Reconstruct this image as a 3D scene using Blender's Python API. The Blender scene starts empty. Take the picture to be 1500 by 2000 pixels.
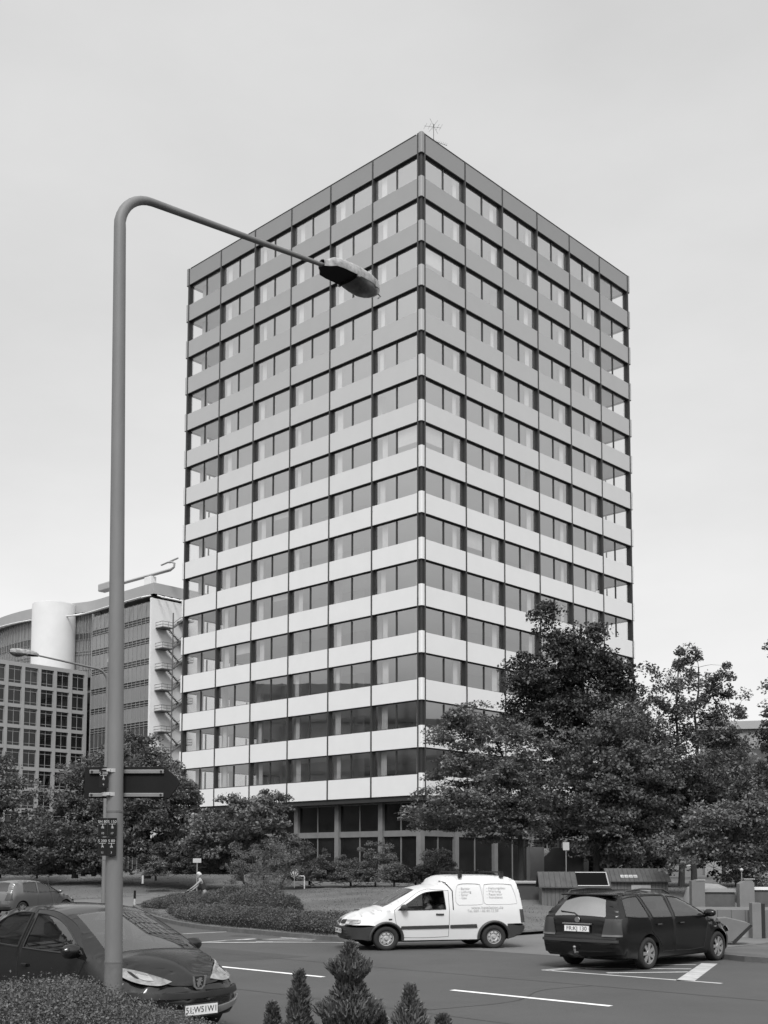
import bpy, bmesh, math, random
import numpy as np
from math import sin, cos, pi, radians, sqrt, atan2
from mathutils import Vector, Matrix
from mathutils.geometry import delaunay_2d_cdt

S = bpy.context.scene
COL = S.collection

# ------------------------------------------------------------ camera
cam_d = bpy.data.cameras.new('camera')
cam = bpy.data.objects.new('camera', cam_d)
COL.objects.link(cam)
S.camera = cam
cam_d.sensor_fit = 'VERTICAL'
cam_d.sensor_height = 36.0
cam_d.lens = 36.0 * 2218.8 / 2000.0
cam_d.shift_y = (1513.5 - 1000.0) / 2000.0
cam_d.clip_start = 0.1
cam_d.clip_end = 6000.0
cam.location = (0, 0, 2.1)
_R = Matrix.Rotation(pi / 2 + 0.0788579, 4, 'X') @ Matrix.Rotation(-0.0021197 * -1.0, 4, 'Z')
cam.rotation_euler = _R.to_euler()

# ------------------------------------------------------------ sky, sun, exposure
SUN_EL, SUN_AZ = radians(50), radians(182)      # azimuth clockwise from +Y: the sun is behind the camera
w = bpy.data.worlds.new('World'); S.world = w; w.use_nodes = True
nt = w.node_tree; nt.nodes.clear()
sky = nt.nodes.new('ShaderNodeTexSky'); sky.sky_type = 'NISHITA'; sky.sun_disc = False
sky.sun_elevation = SUN_EL; sky.sun_rotation = SUN_AZ
sky.air_density = 1.0; sky.dust_density = 3.0; sky.ozone_density = 1.0
bw = nt.nodes.new('ShaderNodeRGBToBW')
tc = nt.nodes.new('ShaderNodeTexCoord')
mp = nt.nodes.new('ShaderNodeMapping'); mp.inputs['Scale'].default_value = (1.3, 1.3, 3.0)
nz = nt.nodes.new('ShaderNodeTexNoise'); nz.inputs['Scale'].default_value = 1.6; nz.inputs['Detail'].default_value = 7; nz.inputs['Roughness'].default_value = 0.55
mr = nt.nodes.new('ShaderNodeMapRange'); mr.inputs['From Min'].default_value = 0.3; mr.inputs['From Max'].default_value = 0.72
mr.inputs['To Min'].default_value = 0.90; mr.inputs['To Max'].default_value = 1.07
pw = nt.nodes.new('ShaderNodeMath'); pw.operation = 'POWER'; pw.inputs[1].default_value = 0.3
ml = nt.nodes.new('ShaderNodeMath'); ml.operation = 'MULTIPLY'
gn = nt.nodes.new('ShaderNodeMath'); gn.operation = 'MULTIPLY'; gn.inputs[1].default_value = 2.36
bg = nt.nodes.new('ShaderNodeBackground'); bg.inputs['Strength'].default_value = 0.15
wo = nt.nodes.new('ShaderNodeOutputWorld')
L = nt.links
L.new(sky.outputs[0], bw.inputs[0]); L.new(bw.outputs[0], pw.inputs[0])
L.new(tc.outputs['Generated'], mp.inputs['Vector']); L.new(mp.outputs[0], nz.inputs['Vector'])
L.new(nz.outputs['Fac'], mr.inputs['Value']); L.new(pw.outputs[0], ml.inputs[0]); L.new(mr.outputs[0], ml.inputs[1])
# added lobe: sky brighter towards the sun, to lift the tower window reflections
sx = nt.nodes.new('ShaderNodeSeparateXYZ'); L.new(tc.outputs['Generated'], sx.inputs[0])
def smap(src, a, b, lo, hi):
    r = nt.nodes.new('ShaderNodeMapRange'); r.interpolation_type = 'SMOOTHSTEP'; r.inputs['From Min'].default_value = a; r.inputs['From Max'].default_value = b
    r.inputs['To Min'].default_value = lo; r.inputs['To Max'].default_value = hi; L.new(src, r.inputs['Value']); return r.outputs[0]
fy_ = smap(sx.outputs['Y'], 0.75, -0.35, 0, 0.6); fz_ = smap(sx.outputs['Z'], 0.05, 0.5, 0, 1)
fm = nt.nodes.new('ShaderNodeMath'); fm.operation = 'MULTIPLY'; L.new(fy_, fm.inputs[0]); L.new(fz_, fm.inputs[1])
fa = nt.nodes.new('ShaderNodeMath'); fa.operation = 'ADD'; fa.inputs[1].default_value = 1.0; L.new(fm.outputs[0], fa.inputs[0])
# added dimming low in the sky out of view, to tone down window reflections
lo_ = smap(sx.outputs['Z'], 0.02, 0.52, 0.46, 0); fq = nt.nodes.new('ShaderNodeMath'); fq.operation = 'MULTIPLY'
fy2 = smap(sx.outputs['Y'], 0.72, 0.1, 0, 1); L.new(lo_, fq.inputs[0]); L.new(fy2, fq.inputs[1])
fs_ = nt.nodes.new('ShaderNodeMath'); fs_.operation = 'SUBTRACT'; L.new(fa.outputs[0], fs_.inputs[0]); L.new(fq.outputs[0], fs_.inputs[1]); fa = fs_
fx = nt.nodes.new('ShaderNodeMath'); fx.operation = 'MULTIPLY'; L.new(ml.outputs[0], fx.inputs[0]); L.new(fa.outputs[0], fx.inputs[1])
L.new(fx.outputs[0], gn.inputs[0]); L.new(gn.outputs[0], bg.inputs['Color']); L.new(bg.outputs[0], wo.inputs[0])

sun_d = bpy.data.lights.new('sun', 'SUN'); sun_d.energy = 1.45; sun_d.angle = radians(16)
sun_d.color = (1, 1, 1)
sun = bpy.data.objects.new('sun', sun_d); COL.objects.link(sun)
_sd = Vector((sin(SUN_AZ) * cos(SUN_EL), cos(SUN_AZ) * cos(SUN_EL), sin(SUN_EL)))
sun.rotation_euler = _sd.to_track_quat('Z', 'Y').to_euler()
sun.location = _sd * 300

vs = S.view_settings
vs.view_transform = 'Standard'; vs.look = 'None'; vs.gamma = 1.0; vs.exposure = 0.8
cy = S.cycles
cy.max_bounces = 6; cy.diffuse_bounces = 3; cy.glossy_bounces = 3; cy.transmission_bounces = 4; cy.transparent_max_bounces = 14
cy.use_denoising = True
cy.caustics_reflective = False; cy.caustics_refractive = False
cy.sample_clamp_indirect = 6

# ------------------------------------------------------------ helpers
def tag(o, label=None, cat=None, group=None, kind=None):
    if label: o['label'] = label
    if cat: o['category'] = cat
    if group: o['group'] = group
    if kind: o['kind'] = kind
    return o

def thing(name, label, cat, loc=(0, 0, 0), rz=0.0, group=None):
    o = bpy.data.objects.new(name, None); COL.objects.link(o)
    o.empty_display_size = 0.3
    o.location = loc; o.rotation_euler = (0, 0, rz)
    return tag(o, label, cat, group)

def copy_tree(o, parent=None):
    c = o.copy(); COL.objects.link(c); c.parent = parent
    for ch in list(o.children):
        copy_tree(ch, c)
    return c

def mat(name, v, rough=0.6, metal=0.0, amp=0.0, scale=3.0, bump=0.0, bscale=None, spec=0.5, coat=0.0, detail=5, stretch=None, island=0.0):
    m = bpy.data.materials.new(name); m.use_nodes = True
    n = m.node_tree; b = n.nodes['Principled BSDF']
    b.inputs['Base Color'].default_value = (v, v, v, 1)
    b.inputs['Roughness'].default_value = rough; b.inputs['Metallic'].default_value = metal
    b.inputs['Specular IOR Level'].default_value = spec
    if coat:
        b.inputs['Coat Weight'].default_value = coat; b.inputs['Coat Roughness'].default_value = 0.04
    vec = None
    if amp or bump:
        t = n.nodes.new('ShaderNodeTexCoord'); vec = t.outputs['Object']
        if stretch:
            q = n.nodes.new('ShaderNodeMapping'); q.inputs['Scale'].default_value = stretch
            n.links.new(vec, q.inputs['Vector']); vec = q.outputs[0]
    col = None
    if amp:
        t = n.nodes.new('ShaderNodeTexNoise'); t.inputs['Scale'].default_value = scale; t.inputs['Detail'].default_value = detail
        t.inputs['Roughness'].default_value = 0.65
        n.links.new(vec, t.inputs['Vector'])
        r = n.nodes.new('ShaderNodeMapRange'); r.inputs['From Min'].default_value = 0.28; r.inputs['From Max'].default_value = 0.72
        r.inputs['To Min'].default_value = v * (1 - amp); r.inputs['To Max'].default_value = v * (1 + amp)
        n.links.new(t.outputs['Fac'], r.inputs['Value']); col = r.outputs[0]
    if island:
        g = n.nodes.new('ShaderNodeNewGeometry')
        r = n.nodes.new('ShaderNodeMapRange'); r.inputs['To Min'].default_value = 1 - island; r.inputs['To Max'].default_value = 1 + island
        n.links.new(g.outputs['Random Per Island'], r.inputs['Value'])
        x = n.nodes.new('ShaderNodeMath'); x.operation = 'MULTIPLY'; x.inputs[1].default_value = v
        if col: n.links.new(col, x.inputs[1])
        n.links.new(r.outputs[0], x.inputs[0]); col = x.outputs[0]
    if col: n.links.new(col, b.inputs['Base Color'])
    if bump:
        t = n.nodes.new('ShaderNodeTexNoise'); t.inputs['Scale'].default_value = bscale or scale * 4; t.inputs['Detail'].default_value = 4
        n.links.new(vec, t.inputs['Vector'])
        u = n.nodes.new('ShaderNodeBump'); u.inputs['Strength'].default_value = bump; u.inputs['Distance'].default_value = 0.02
        n.links.new(t.outputs['Fac'], u.inputs['Height']); n.links.new(u.outputs[0], b.inputs['Normal'])
    return m

def glass(name, tint=0.8, ior=1.5, rough=0.02, wav=0.0):
    m = bpy.data.materials.new(name); m.use_nodes = True
    n = m.node_tree; n.nodes.clear()
    o = n.nodes.new('ShaderNodeOutputMaterial'); mx = n.nodes.new('ShaderNodeMixShader')
    t = n.nodes.new('ShaderNodeBsdfTransparent'); t.inputs[0].default_value = (tint, tint, tint, 1)
    g = n.nodes.new('ShaderNodeBsdfGlossy'); g.inputs['Roughness'].default_value = rough
    lw = n.nodes.new('ShaderNodeLayerWeight'); lw.inputs['Blend'].default_value = 0.5
    p5 = n.nodes.new('ShaderNodeMath'); p5.operation = 'POWER'; p5.inputs[1].default_value = 4.0
    fr = n.nodes.new('ShaderNodeMapRange'); r0 = 2 * ((ior - 1) / (ior + 1)) ** 2
    fr.inputs['To Min'].default_value = r0; fr.inputs['To Max'].default_value = 1.0
    n.links.new(lw.outputs['Facing'], p5.inputs[0]); n.links.new(p5.outputs[0], fr.inputs['Value'])
    n.links.new(fr.outputs[0], mx.inputs[0]); n.links.new(t.outputs[0], mx.inputs[1]); n.links.new(g.outputs[0], mx.inputs[2])
    n.links.new(mx.outputs[0], o.inputs[0])
    if wav:
        c = n.nodes.new('ShaderNodeTexCoord'); z = n.nodes.new('ShaderNodeTexNoise'); z.inputs['Scale'].default_value = 0.5
        z.inputs['Detail'].default_value = 1
        u = n.nodes.new('ShaderNodeBump'); u.inputs['Strength'].default_value = wav; u.inputs['Distance'].default_value = 0.02
        n.links.new(c.outputs['Object'], z.inputs['Vector']); n.links.new(z.outputs['Fac'], u.inputs['Height'])
        n.links.new(u.outputs[0], g.inputs['Normal'])
    return m

def leafmat(name, v, island=0.45, rough=0.5, trans=0.25, nscale=0.35, namp=0.3):
    m = mat(name, v, rough, amp=namp, scale=nscale, detail=2, island=island, spec=0.35)
    n = m.node_tree; b = n.nodes['Principled BSDF']; o = n.nodes['Material Output']
    t = n.nodes.new('ShaderNodeBsdfTranslucent'); mx = n.nodes.new('ShaderNodeMixShader'); mx.inputs[0].default_value = trans
    src = b.inputs['Base Color'].links[0].from_socket
    n.links.new(src, t.inputs[0]); n.links.new(b.outputs[0], mx.inputs[1]); n.links.new(t.outputs[0], mx.inputs[2])
    n.links.new(mx.outputs[0], o.inputs[0])
    return m

class MB:
    """collects polygons, then links them as one mesh object"""
    def __init__(s): s.v = []; s.f = []
    def add(s, vs, fs):
        k = len(s.v); s.v += [tuple(p) for p in vs]; s.f += [tuple(i + k for i in f) for f in fs]
    def box(s, x0, x1, y0, y1, z0, z1):
        if x0 > x1: x0, x1 = x1, x0
        if y0 > y1: y0, y1 = y1, y0
        s.add([(x0, y0, z0), (x1, y0, z0), (x1, y1, z0), (x0, y1, z0), (x0, y0, z1), (x1, y0, z1), (x1, y1, z1), (x0, y1, z1)],
              [(0, 3, 2, 1), (4, 5, 6, 7), (0, 1, 5, 4), (1, 2, 6, 5), (2, 3, 7, 6), (3, 0, 4, 7)])
        return s
    def fbox(s, fr, u0, u1, d0, d1, z0, z1):
        a = fr(u0, d0, z0); b = fr(u1, d1, z1)
        return s.box(a[0], b[0], a[1], b[1], z0, z1)
    def quad(s, a, b, c, d): s.add([a, b, c, d], [(0, 1, 2, 3)]); return s
    def tube(s, pts, rad, n=8, cap=True):
        pts = [Vector(p) for p in pts]
        if not hasattr(rad, '__len__'): rad = [rad] * len(pts)
        rings = []; up = Vector((0, 0, 1)); pu = None
        for i, p in enumerate(pts):
            t = (pts[min(i + 1, len(pts) - 1)] - pts[max(i - 1, 0)])
            if t.length < 1e-9: t = Vector((0, 0, 1))
            t.normalize()
            if pu is None:
                pu = t.cross(up) if abs(t.z) < 0.9 else t.cross(Vector((1, 0, 0)))
            pu = (pu - t * pu.dot(t)); pu.normalize(); pv = t.cross(pu)
            rings.append([p + (pu * cos(2 * pi * k / n) + pv * sin(2 * pi * k / n)) * rad[i] for k in range(n)])
        vs = [q for r in rings for q in r]; fs = []
        for i in range(len(pts) - 1):
            for k in range(n):
                a = i * n + k; b = i * n + (k + 1) % n
                fs.append((a, b, b + n, a + n))
        if cap:
            fs.append(tuple(range(n))[::-1]); fs.append(tuple(range((len(pts) - 1) * n, len(pts) * n)))
        s.add(vs, fs); return s
    def lathe(s, prof, n=24, origin=(0, 0, 0), axis='z', a0=0.0, a1=2 * pi):
        full = abs(a1 - a0 - 2 * pi) < 1e-6; m = n if full else n + 1
        ox, oy, oz = origin; vs = []
        for k in range(m):
            a = a0 + (a1 - a0) * k / n
            for r, h in prof:
                if axis == 'z': vs.append((ox + r * cos(a), oy + r * sin(a), oz + h))
                elif axis == 'y': vs.append((ox + r * cos(a), oy + h, oz + r * sin(a)))
                else: vs.append((ox + h, oy + r * cos(a), oz + r * sin(a)))
        P = len(prof); fs = []
        for k in range(n):
            for i in range(P - 1):
                a = k * P + i; b = ((k + 1) % m) * P + i
                fs.append((a, b, b + 1, a + 1))
        s.add(vs, fs); return s
    def prism(s, poly, fn, d0, d1):
        """extrude 2D polygon; fn(u, v, d) -> 3D"""
        n = len(poly)
        vs = [fn(u, v, d0) for u, v in poly] + [fn(u, v, d1) for u, v in poly]
        fs = [tuple(range(n))[::-1], tuple(range(n, 2 * n))] + [(i, (i + 1) % n, (i + 1) % n + n, i + n) for i in range(n)]
        s.add(vs, fs); return s
    def mesh(s, name, m, smooth=False):
        me = bpy.data.meshes.new(name); me.from_pydata(s.v, [], s.f)
        if m: me.materials.append(m)
        b = bmesh.new(); b.from_mesh(me); bmesh.ops.recalc_face_normals(b, faces=b.faces); b.to_mesh(me); b.free()
        if smooth: me.polygons.foreach_set('use_smooth', [True] * len(me.polygons))
        me.update(); return me
    def build(s, name, m, parent=None, smooth=False, bevel=0.0, loc=None, rz=None):
        o = bpy.data.objects.new(name, s.mesh(name, m, smooth)); COL.objects.link(o)
        if parent: o.parent = parent
        if loc: o.location = loc
        if rz is not None: o.rotation_euler = (0, 0, rz)
        if bevel:
            q = o.modifiers.new('bevel', 'BEVEL'); q.width = bevel; q.segments = 2; q.limit_method = 'ANGLE'
        if smooth and not bevel:
            try:
                for p in o.data.polygons: p.use_smooth = True
                q = o.modifiers.new('edge', 'EDGE_SPLIT'); q.split_angle = radians(40)
            except Exception: pass
        return o

def link(name, me, parent=None, loc=(0, 0, 0)):
    o = bpy.data.objects.new(name, me); COL.objects.link(o); o.location = loc
    if parent: o.parent = parent
    return o

def text_obj(name, body, size, m, parent=None, loc=(0, 0, 0), rot=(0, 0, 0), ext=0.002, align='CENTER', shear=0.0):
    c = bpy.data.curves.new(name, 'FONT'); c.body = body; c.size = size; c.extrude = ext; c.align_x = align; c.align_y = 'CENTER'; c.shear = shear
    tmp = bpy.data.objects.new(name, c); COL.objects.link(tmp)
    bpy.context.view_layer.update()
    me = bpy.data.meshes.new_from_object(tmp.evaluated_get(bpy.context.evaluated_depsgraph_get()))
    bpy.data.objects.remove(tmp); me.materials.clear(); me.materials.append(m)
    o = bpy.data.objects.new(name, me); COL.objects.link(o)
    o.location = loc; o.rotation_euler = rot
    if parent: o.parent = parent
    return o

# the street grid and both big buildings share two directions
AZ = 0.761505
E1 = Vector((sin(AZ), cos(AZ), 0)); E2 = Vector((-cos(AZ), sin(AZ), 0))
RZ = pi / 2 - AZ                       # rotation that takes +X to E1
def G(a, b, z=0.0):                    # street-grid coordinates -> world
    return Vector((E1.x * a + E2.x * b, E1.y * a + E2.y * b, z))
def GI(x, y):
    return (x * E1.x + y * E1.y, x * E2.x + y * E2.y)
# ------------------------------------------------------------ materials of the setting
M = {}
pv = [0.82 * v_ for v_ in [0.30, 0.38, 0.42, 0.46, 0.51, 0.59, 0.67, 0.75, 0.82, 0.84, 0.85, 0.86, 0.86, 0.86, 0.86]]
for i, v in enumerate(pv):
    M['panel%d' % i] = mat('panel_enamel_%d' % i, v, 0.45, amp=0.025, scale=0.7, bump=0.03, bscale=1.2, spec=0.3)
M['dark'] = mat('dark_bronze_metal', 0.035, 0.45, amp=0.15, scale=6)
M['dark2'] = mat('dark_recess', 0.022, 0.7)
M['tglass'] = glass('tower_glass', 0.97, 2.95, 0.015, wav=0.10)
M['slab'] = mat('white_ceiling', 0.82, 0.9, amp=0.03, scale=0.5)
M['white'] = mat('white_render', 0.66, 0.85, amp=0.04, scale=0.4)
M['core'] = mat('core_wall', 0.7, 0.9, amp=0.05, scale=0.5)
M['conc'] = mat('concrete', 0.165, 0.9, amp=0.14, scale=1.6, bump=0.2, bscale=18)
M['concL'] = mat('light_concrete', 0.27, 0.9, amp=0.12, scale=1.2, bump=0.2, bscale=14)
M['wire'] = mat('grey_steel', 0.3, 0.45, metal=0.6)
M['metal'] = mat('galvanised_steel', 0.2, 0.55, metal=0.3, amp=0.12, scale=5)

# ------------------------------------------------------------ the tower
CX, CY, ZB = 2.5906, 77.635, 6.887      # near corner, underside of the lowest band
LX, LY, FH, BH = 27.91, 27.80, 3.3, 1.43
GZ = 0.84                               # ground level at the tower
tower = thing('office_tower', 'tall office tower with pale horizontal bands and dark window rows, darker towards the top', 'office building',
              (CX, CY, 0), RZ)
C0, MW, DW = 0.34, 0.12, 0.25
def f_right(u, d, z): return (u, d, z)
def f_left(u, d, z): return (d, u, z)
def f_far_r(u, d, z): return (LX - d, u, z)
def f_far_l(u, d, z): return (u, LY - d, z)
faces = [('r', f_right, LX), ('l', f_left, LY), ('fr', f_far_r, LY), ('fl', f_far_l, LX)]
NB = 15
def bayrange(Ltot, k):
    b = (Ltot - 2 * C0) / 6.0
    return C0 + k * b, C0 + (k + 1) * b
def panel_box(mb, fr, Lt, k, i):
    u0, u1 = bayrange(Lt, k); z0 = ZB + (14 - i) * FH
    mb.fbox(fr, u0 + MW / 2, u1 - MW / 2, 0.0, 0.09, z0, z0 + BH)
# windows: frame (> pane, mullion)
def win_parts(fr, Lt, k, i):
    u0, u1 = bayrange(Lt, k); z0 = ZB + (14 - i) * FH + BH; z1 = z0 + FH - BH
    a, b = u0 + MW / 2 + 0.003, u1 - MW / 2 - 0.003
    mid = (a + b) / 2
    return a, b, mid, z0, z1
def add_frame(mb, fr, a, b, z0, z1):
    mb.fbox(fr, a, a + 0.09, DW - 0.05, DW + 0.07, z0 + .003, z1 - .003); mb.fbox(fr, b - 0.09, b, DW - 0.05, DW + 0.07, z0 + .003, z1 - .003)
    mb.fbox(fr, a + 0.09, b - 0.09, DW - 0.05, DW + 0.07, z1 - 0.06, z1 - .003); mb.fbox(fr, a + 0.09, b - 0.09, DW - 0.05, DW + 0.07, z0 + .003, z0 + 0.07)
def add_pane(mb, fr, a, b, mid, z0, z1):
    for p, q in ((a + .085, mid - .04), (mid + .04, b - .085)):
        c = [fr(p, DW, z0 + .065), fr(q, DW, z0 + .065), fr(q, DW, z1 - .058), fr(p, DW, z1 - .058)]
        mb.quad(*c)
def add_curtain(mb, fr, a, b, z0, z1, rc):
    wv = rc.uniform(.34, .6); off = rc.uniform(.28, .6); u1 = b - .1 - off; u0 = u1 - wv; n = 12
    d0 = DW + rc.uniform(.10, .2); lo = z0 + .09; hi = z1 - .02
    for k in range(n):
        ua, ub = u0 + wv * k / n, u0 + wv * (k + 1) / n
        da, db = d0 + .035 * sin(k * 2.1), d0 + .035 * sin((k + 1) * 2.1)
        mb.quad(fr(ua, da, lo), fr(ub, db, lo), fr(ub, db, hi), fr(ua, da, hi))
def add_blind(mb, fr, p, q, z0, z1, drop):
    mb.quad(fr(p, DW + .08, z1 - drop), fr(q, DW + .08, z1 - drop), fr(q, DW + .08, z1 - .02), fr(p, DW + .08, z1 - .02))
M['curtain'] = mat('white_net_curtain', 0.8, 0.95, amp=.1, scale=1.5)
rcu = random.Random(77)
order = []
for fi, (nm, fr, Lt) in enumerate(faces[:2]):
    for i in range(14):
        for k in range(6):
            order.append((k * 1.1 + abs(13 - i) * 0.55 if True else 0, fi, i, k))
order.sort()
solo = set((fi, i, k) for _, fi, i, k in order[:100])
restF, restP, restM, restC, restQ = MB(), MB(), MB(), MB(), MB()
M['cglass'] = glass('corner_room_glass', 1.0, 2.25, 0.015); M['rglass'] = glass('clear_rear_glass', 1.0, 1.5, 0.015); restR = MB()
for fi, (nm, fr, Lt) in enumerate(faces):
    for i in range(14):
        for k in range(6):
            a, b, mid, z0, z1 = win_parts(fr, Lt, k, i + 1); z0, z1 = z0, z1
            if (fi, i, k) in solo:
                f = MB(); add_frame(f, fr, a, b, z0, z1); f = f.build('window', M['dark'], tower)
                p = MB(); add_pane(p, fr, a, b, mid, z0, z1); p.build('pane', M['cglass' if k == 5 else 'tglass'], f)
                q = MB(); q.fbox(fr, mid - .04, mid + .04, DW - .07, DW + .05, z0 + .07, z1 - .1); q.build('mullion', M['dark'], f)
                if rcu.random() < .93 and k < 5: q = MB(); add_curtain(q, fr, a, b, z0, z1, rcu); q.build('curtain', M['curtain'], f)
                if rcu.random() < .10: q = MB(); add_blind(q, fr, a + .1, mid - .05, z0, z1, rcu.choice([.5, .9, 1.3])); q.build('blind', M['curtain'], f)
            else:
                if fi < 2 and k < 5: add_curtain(restC, fr, a, b, z0, z1, rcu)
                add_frame(restF, fr, a, b, z0, z1); add_pane(restR if fi > 1 else restQ if k == 5 else restP, fr, a, b, mid, z0, z1)
                restM.fbox(fr, mid - .04, mid + .04, DW - .07, DW + .05, z0 + .07, z1 - .1)
o = restF.build('window', M['dark'], tower); o['kind'] = 'stuff'
p = restP.build('pane', M['tglass'], o); p = restQ.build('pane', M['cglass'], o); p = restR.build('pane', M['rglass'], o); p = restM.build('mullion', M['dark'], o); p = restC.build('curtain', M['curtain'], o)
# band panels: each of the nearest hundred on its own, the rest as one
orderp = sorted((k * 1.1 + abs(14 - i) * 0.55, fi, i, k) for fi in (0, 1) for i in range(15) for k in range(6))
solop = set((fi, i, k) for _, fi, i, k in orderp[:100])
restme = MB(); rest_idx = []
for fi, (nm, fr, Lt) in enumerate(faces):
    for i in range(15):
        for k in range(6):
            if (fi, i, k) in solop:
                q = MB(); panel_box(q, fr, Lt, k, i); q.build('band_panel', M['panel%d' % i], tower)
            else:
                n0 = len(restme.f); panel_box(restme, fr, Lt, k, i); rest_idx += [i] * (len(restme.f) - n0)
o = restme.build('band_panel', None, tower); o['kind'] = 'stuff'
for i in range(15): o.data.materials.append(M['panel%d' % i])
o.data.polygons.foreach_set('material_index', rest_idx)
# corner pieces (rounded) with the band's colour
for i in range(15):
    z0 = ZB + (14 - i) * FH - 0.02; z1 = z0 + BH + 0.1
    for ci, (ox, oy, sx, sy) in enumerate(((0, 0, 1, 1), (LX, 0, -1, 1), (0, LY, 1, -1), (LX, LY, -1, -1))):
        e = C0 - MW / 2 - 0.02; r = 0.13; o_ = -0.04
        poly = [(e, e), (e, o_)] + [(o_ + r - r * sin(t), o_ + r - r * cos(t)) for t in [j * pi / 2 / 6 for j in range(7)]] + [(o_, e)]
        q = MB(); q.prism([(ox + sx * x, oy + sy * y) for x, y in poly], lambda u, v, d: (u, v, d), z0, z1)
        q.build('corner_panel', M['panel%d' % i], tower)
for (ox, oy, sx, sy) in ((0, 0, 1, 1), (LX, 0, -1, 1), (0, LY, 1, -1), (LX, LY, -1, -1)):
    q = MB(); t = ZB + 14 * FH + BH - .05
    xs = sorted((ox + sx * 0.08, ox + sx * (C0 + .02))); ys = sorted((oy + sy * 0.08, oy + sy * (C0 + .02)))
    q.box(xs[0], xs[1], ys[0], ys[1], ZB + .01, t)
    q.build('corner_post', M['dark'], tower)
# continuous dark fins at the bay lines, spandrel backing behind panels
for fi, (nm, fr, Lt) in enumerate(faces):
    for k in range(7):
        u = C0 + k * (Lt - 2 * C0) / 6.0
        q = MB()
        q.fbox(fr, u - MW / 2, u + MW / 2, -0.035, DW + 0.06, ZB - 0.03, ZB + 14 * FH + BH + 0.05)
        q.build('fin', M['dark'], tower)
    for i in range(15):
        q = MB()
        z0 = ZB + (14 - i) * FH
        for k in range(6):
            u0, u1 = bayrange(Lt, k)
            q.fbox(fr, u0 + MW / 2 + .002, u1 - MW / 2 - .002, 0.092, DW + 0.05, z0 - .035, z0 + BH - .012)
        q.build('spandrel', M['dark2'], tower)
# floors (white ceilings seen from below), core, inner columns
for i in range(15):
    z0 = ZB + (14 - i) * FH
    q = MB(); q.box(DW + .08, LX - DW - .08, DW + .08, LY - DW - .08, z0 + .02, z0 + 0.55)
    q.build('floor_slab', M['slab'], tower)
q = MB(); q.box(9.2, 18.8, 9.2, 18.8, GZ, ZB + 14 * FH + .01); q.build('core_wall', M['core'], tower)
q = MB(); q.box(9.2, 18.8, 3.6, 3.75, ZB, ZB + 14 * FH + .01)
q.box(3.6, 3.75, 9.2, 18.8, ZB, ZB + 14 * FH); q.box(18.0, 18.15, 4.5, 9.2, ZB, ZB + 14 * FH); q.box(4.5, 9.2, 18.0, 18.15, ZB, ZB + 14 * FH)
q.build('partition', M['white'], tower)
for fi, (nm, fr, Lt) in enumerate(faces):
    for k in range(0, 6):
        u = C0 + k * (Lt - 2 * C0) / 6.0
        q = MB()
        if k == 0 : q.fbox(fr, 1.0, 1.4, 1.0, 1.4, GZ, ZB + 14 * FH)
        else: q.fbox(fr, u - .19, u + .19, DW + .62, DW + 1.0, ZB, ZB + 14 * FH)
        if not (k == 0 and fi in (1, 2)): q.build('inner_column', M['white'], tower)
# roof, parapet cap
q = MB(); zt = ZB + 14 * FH + BH
q.box(.1, LX - .1, .1, LY - .1, zt - .5, zt - .08); q.build('roof', M['conc'], tower)
q = MB()
for fr, Lt in ((f_right, LX), (f_far_l, LX)): q.fbox(fr, C0 - .05, Lt - C0 + .05, -.03, .5, zt + .003, zt + .05)
for fr, Lt in ((f_left, LY), (f_far_r, LY)): q.fbox(fr, .52, Lt - .52, -.03, .5, zt + .003, zt + .05)
q.build('parapet_cap', M['dark'], tower)
# recessed ground floor: columns, beam, dark glazing
q = MB(); q.box(.10, LX - .10, .10, LY - .10, ZB - .36, ZB - .04); q.build('soffit', M['dark2'], tower)
GR = 0.95
for fi, (nm, fr, Lt) in enumerate(faces[:2]):
    for k in range(0, 7):
        u = C0 + k * (Lt - 2 * C0) / 6.0
        if k == 0: u = GR + .21
        if k == 6: u = Lt - GR - .21
        if k == 0 and fi == 1: continue
        q = MB(); q.fbox(fr, u - .21, u + .21, GR, GR + .42, GZ - .3, ZB - .36); q.build('column', M['conc'], tower)
    for k in range(6):
        u0, u1 = bayrange(Lt, k)
        u0 = max(u0, GR + .21) + .215; u1 = min(u1, Lt - GR - .21) - .215
        q = MB(); q.fbox(fr, u0, u1, GR + .12, GR + .36, 4.10, 4.52); q.build('beam', M['conc'], tower)
        q = MB(); m_ = (u0 + u1) / 2
        q.fbox(fr, m_ - .045, m_ + .045, GR + .2, GR + .3, GZ, 4.1); q.fbox(fr, m_ - .045, m_ + .045, GR + .2, GR + .3, 4.52, ZB - .36)
        q.fbox(fr, u0, m_ - .045, GR + .22, GR + .28, ZB - .45, ZB - .36); q.fbox(fr, m_ + .045, u1, GR + .22, GR + .28, ZB - .45, ZB - .36)
        w_ = q.build('window_frame', M['metal'], tower)
        q = MB(); c = [fr(u0, GR + .26, GZ), fr(u1, GR + .26, GZ), fr(u1, GR + .26, ZB - .36), fr(u0, GR + .26, ZB - .36)]; q.quad(*c)
        q.build('pane', M['gglass'] if 'gglass' in M else M.setdefault('gglass', mat('dark_ground_glass', 0.012, 0.06, spec=0.6, amp=.5, scale=.6)), w_)
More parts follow.
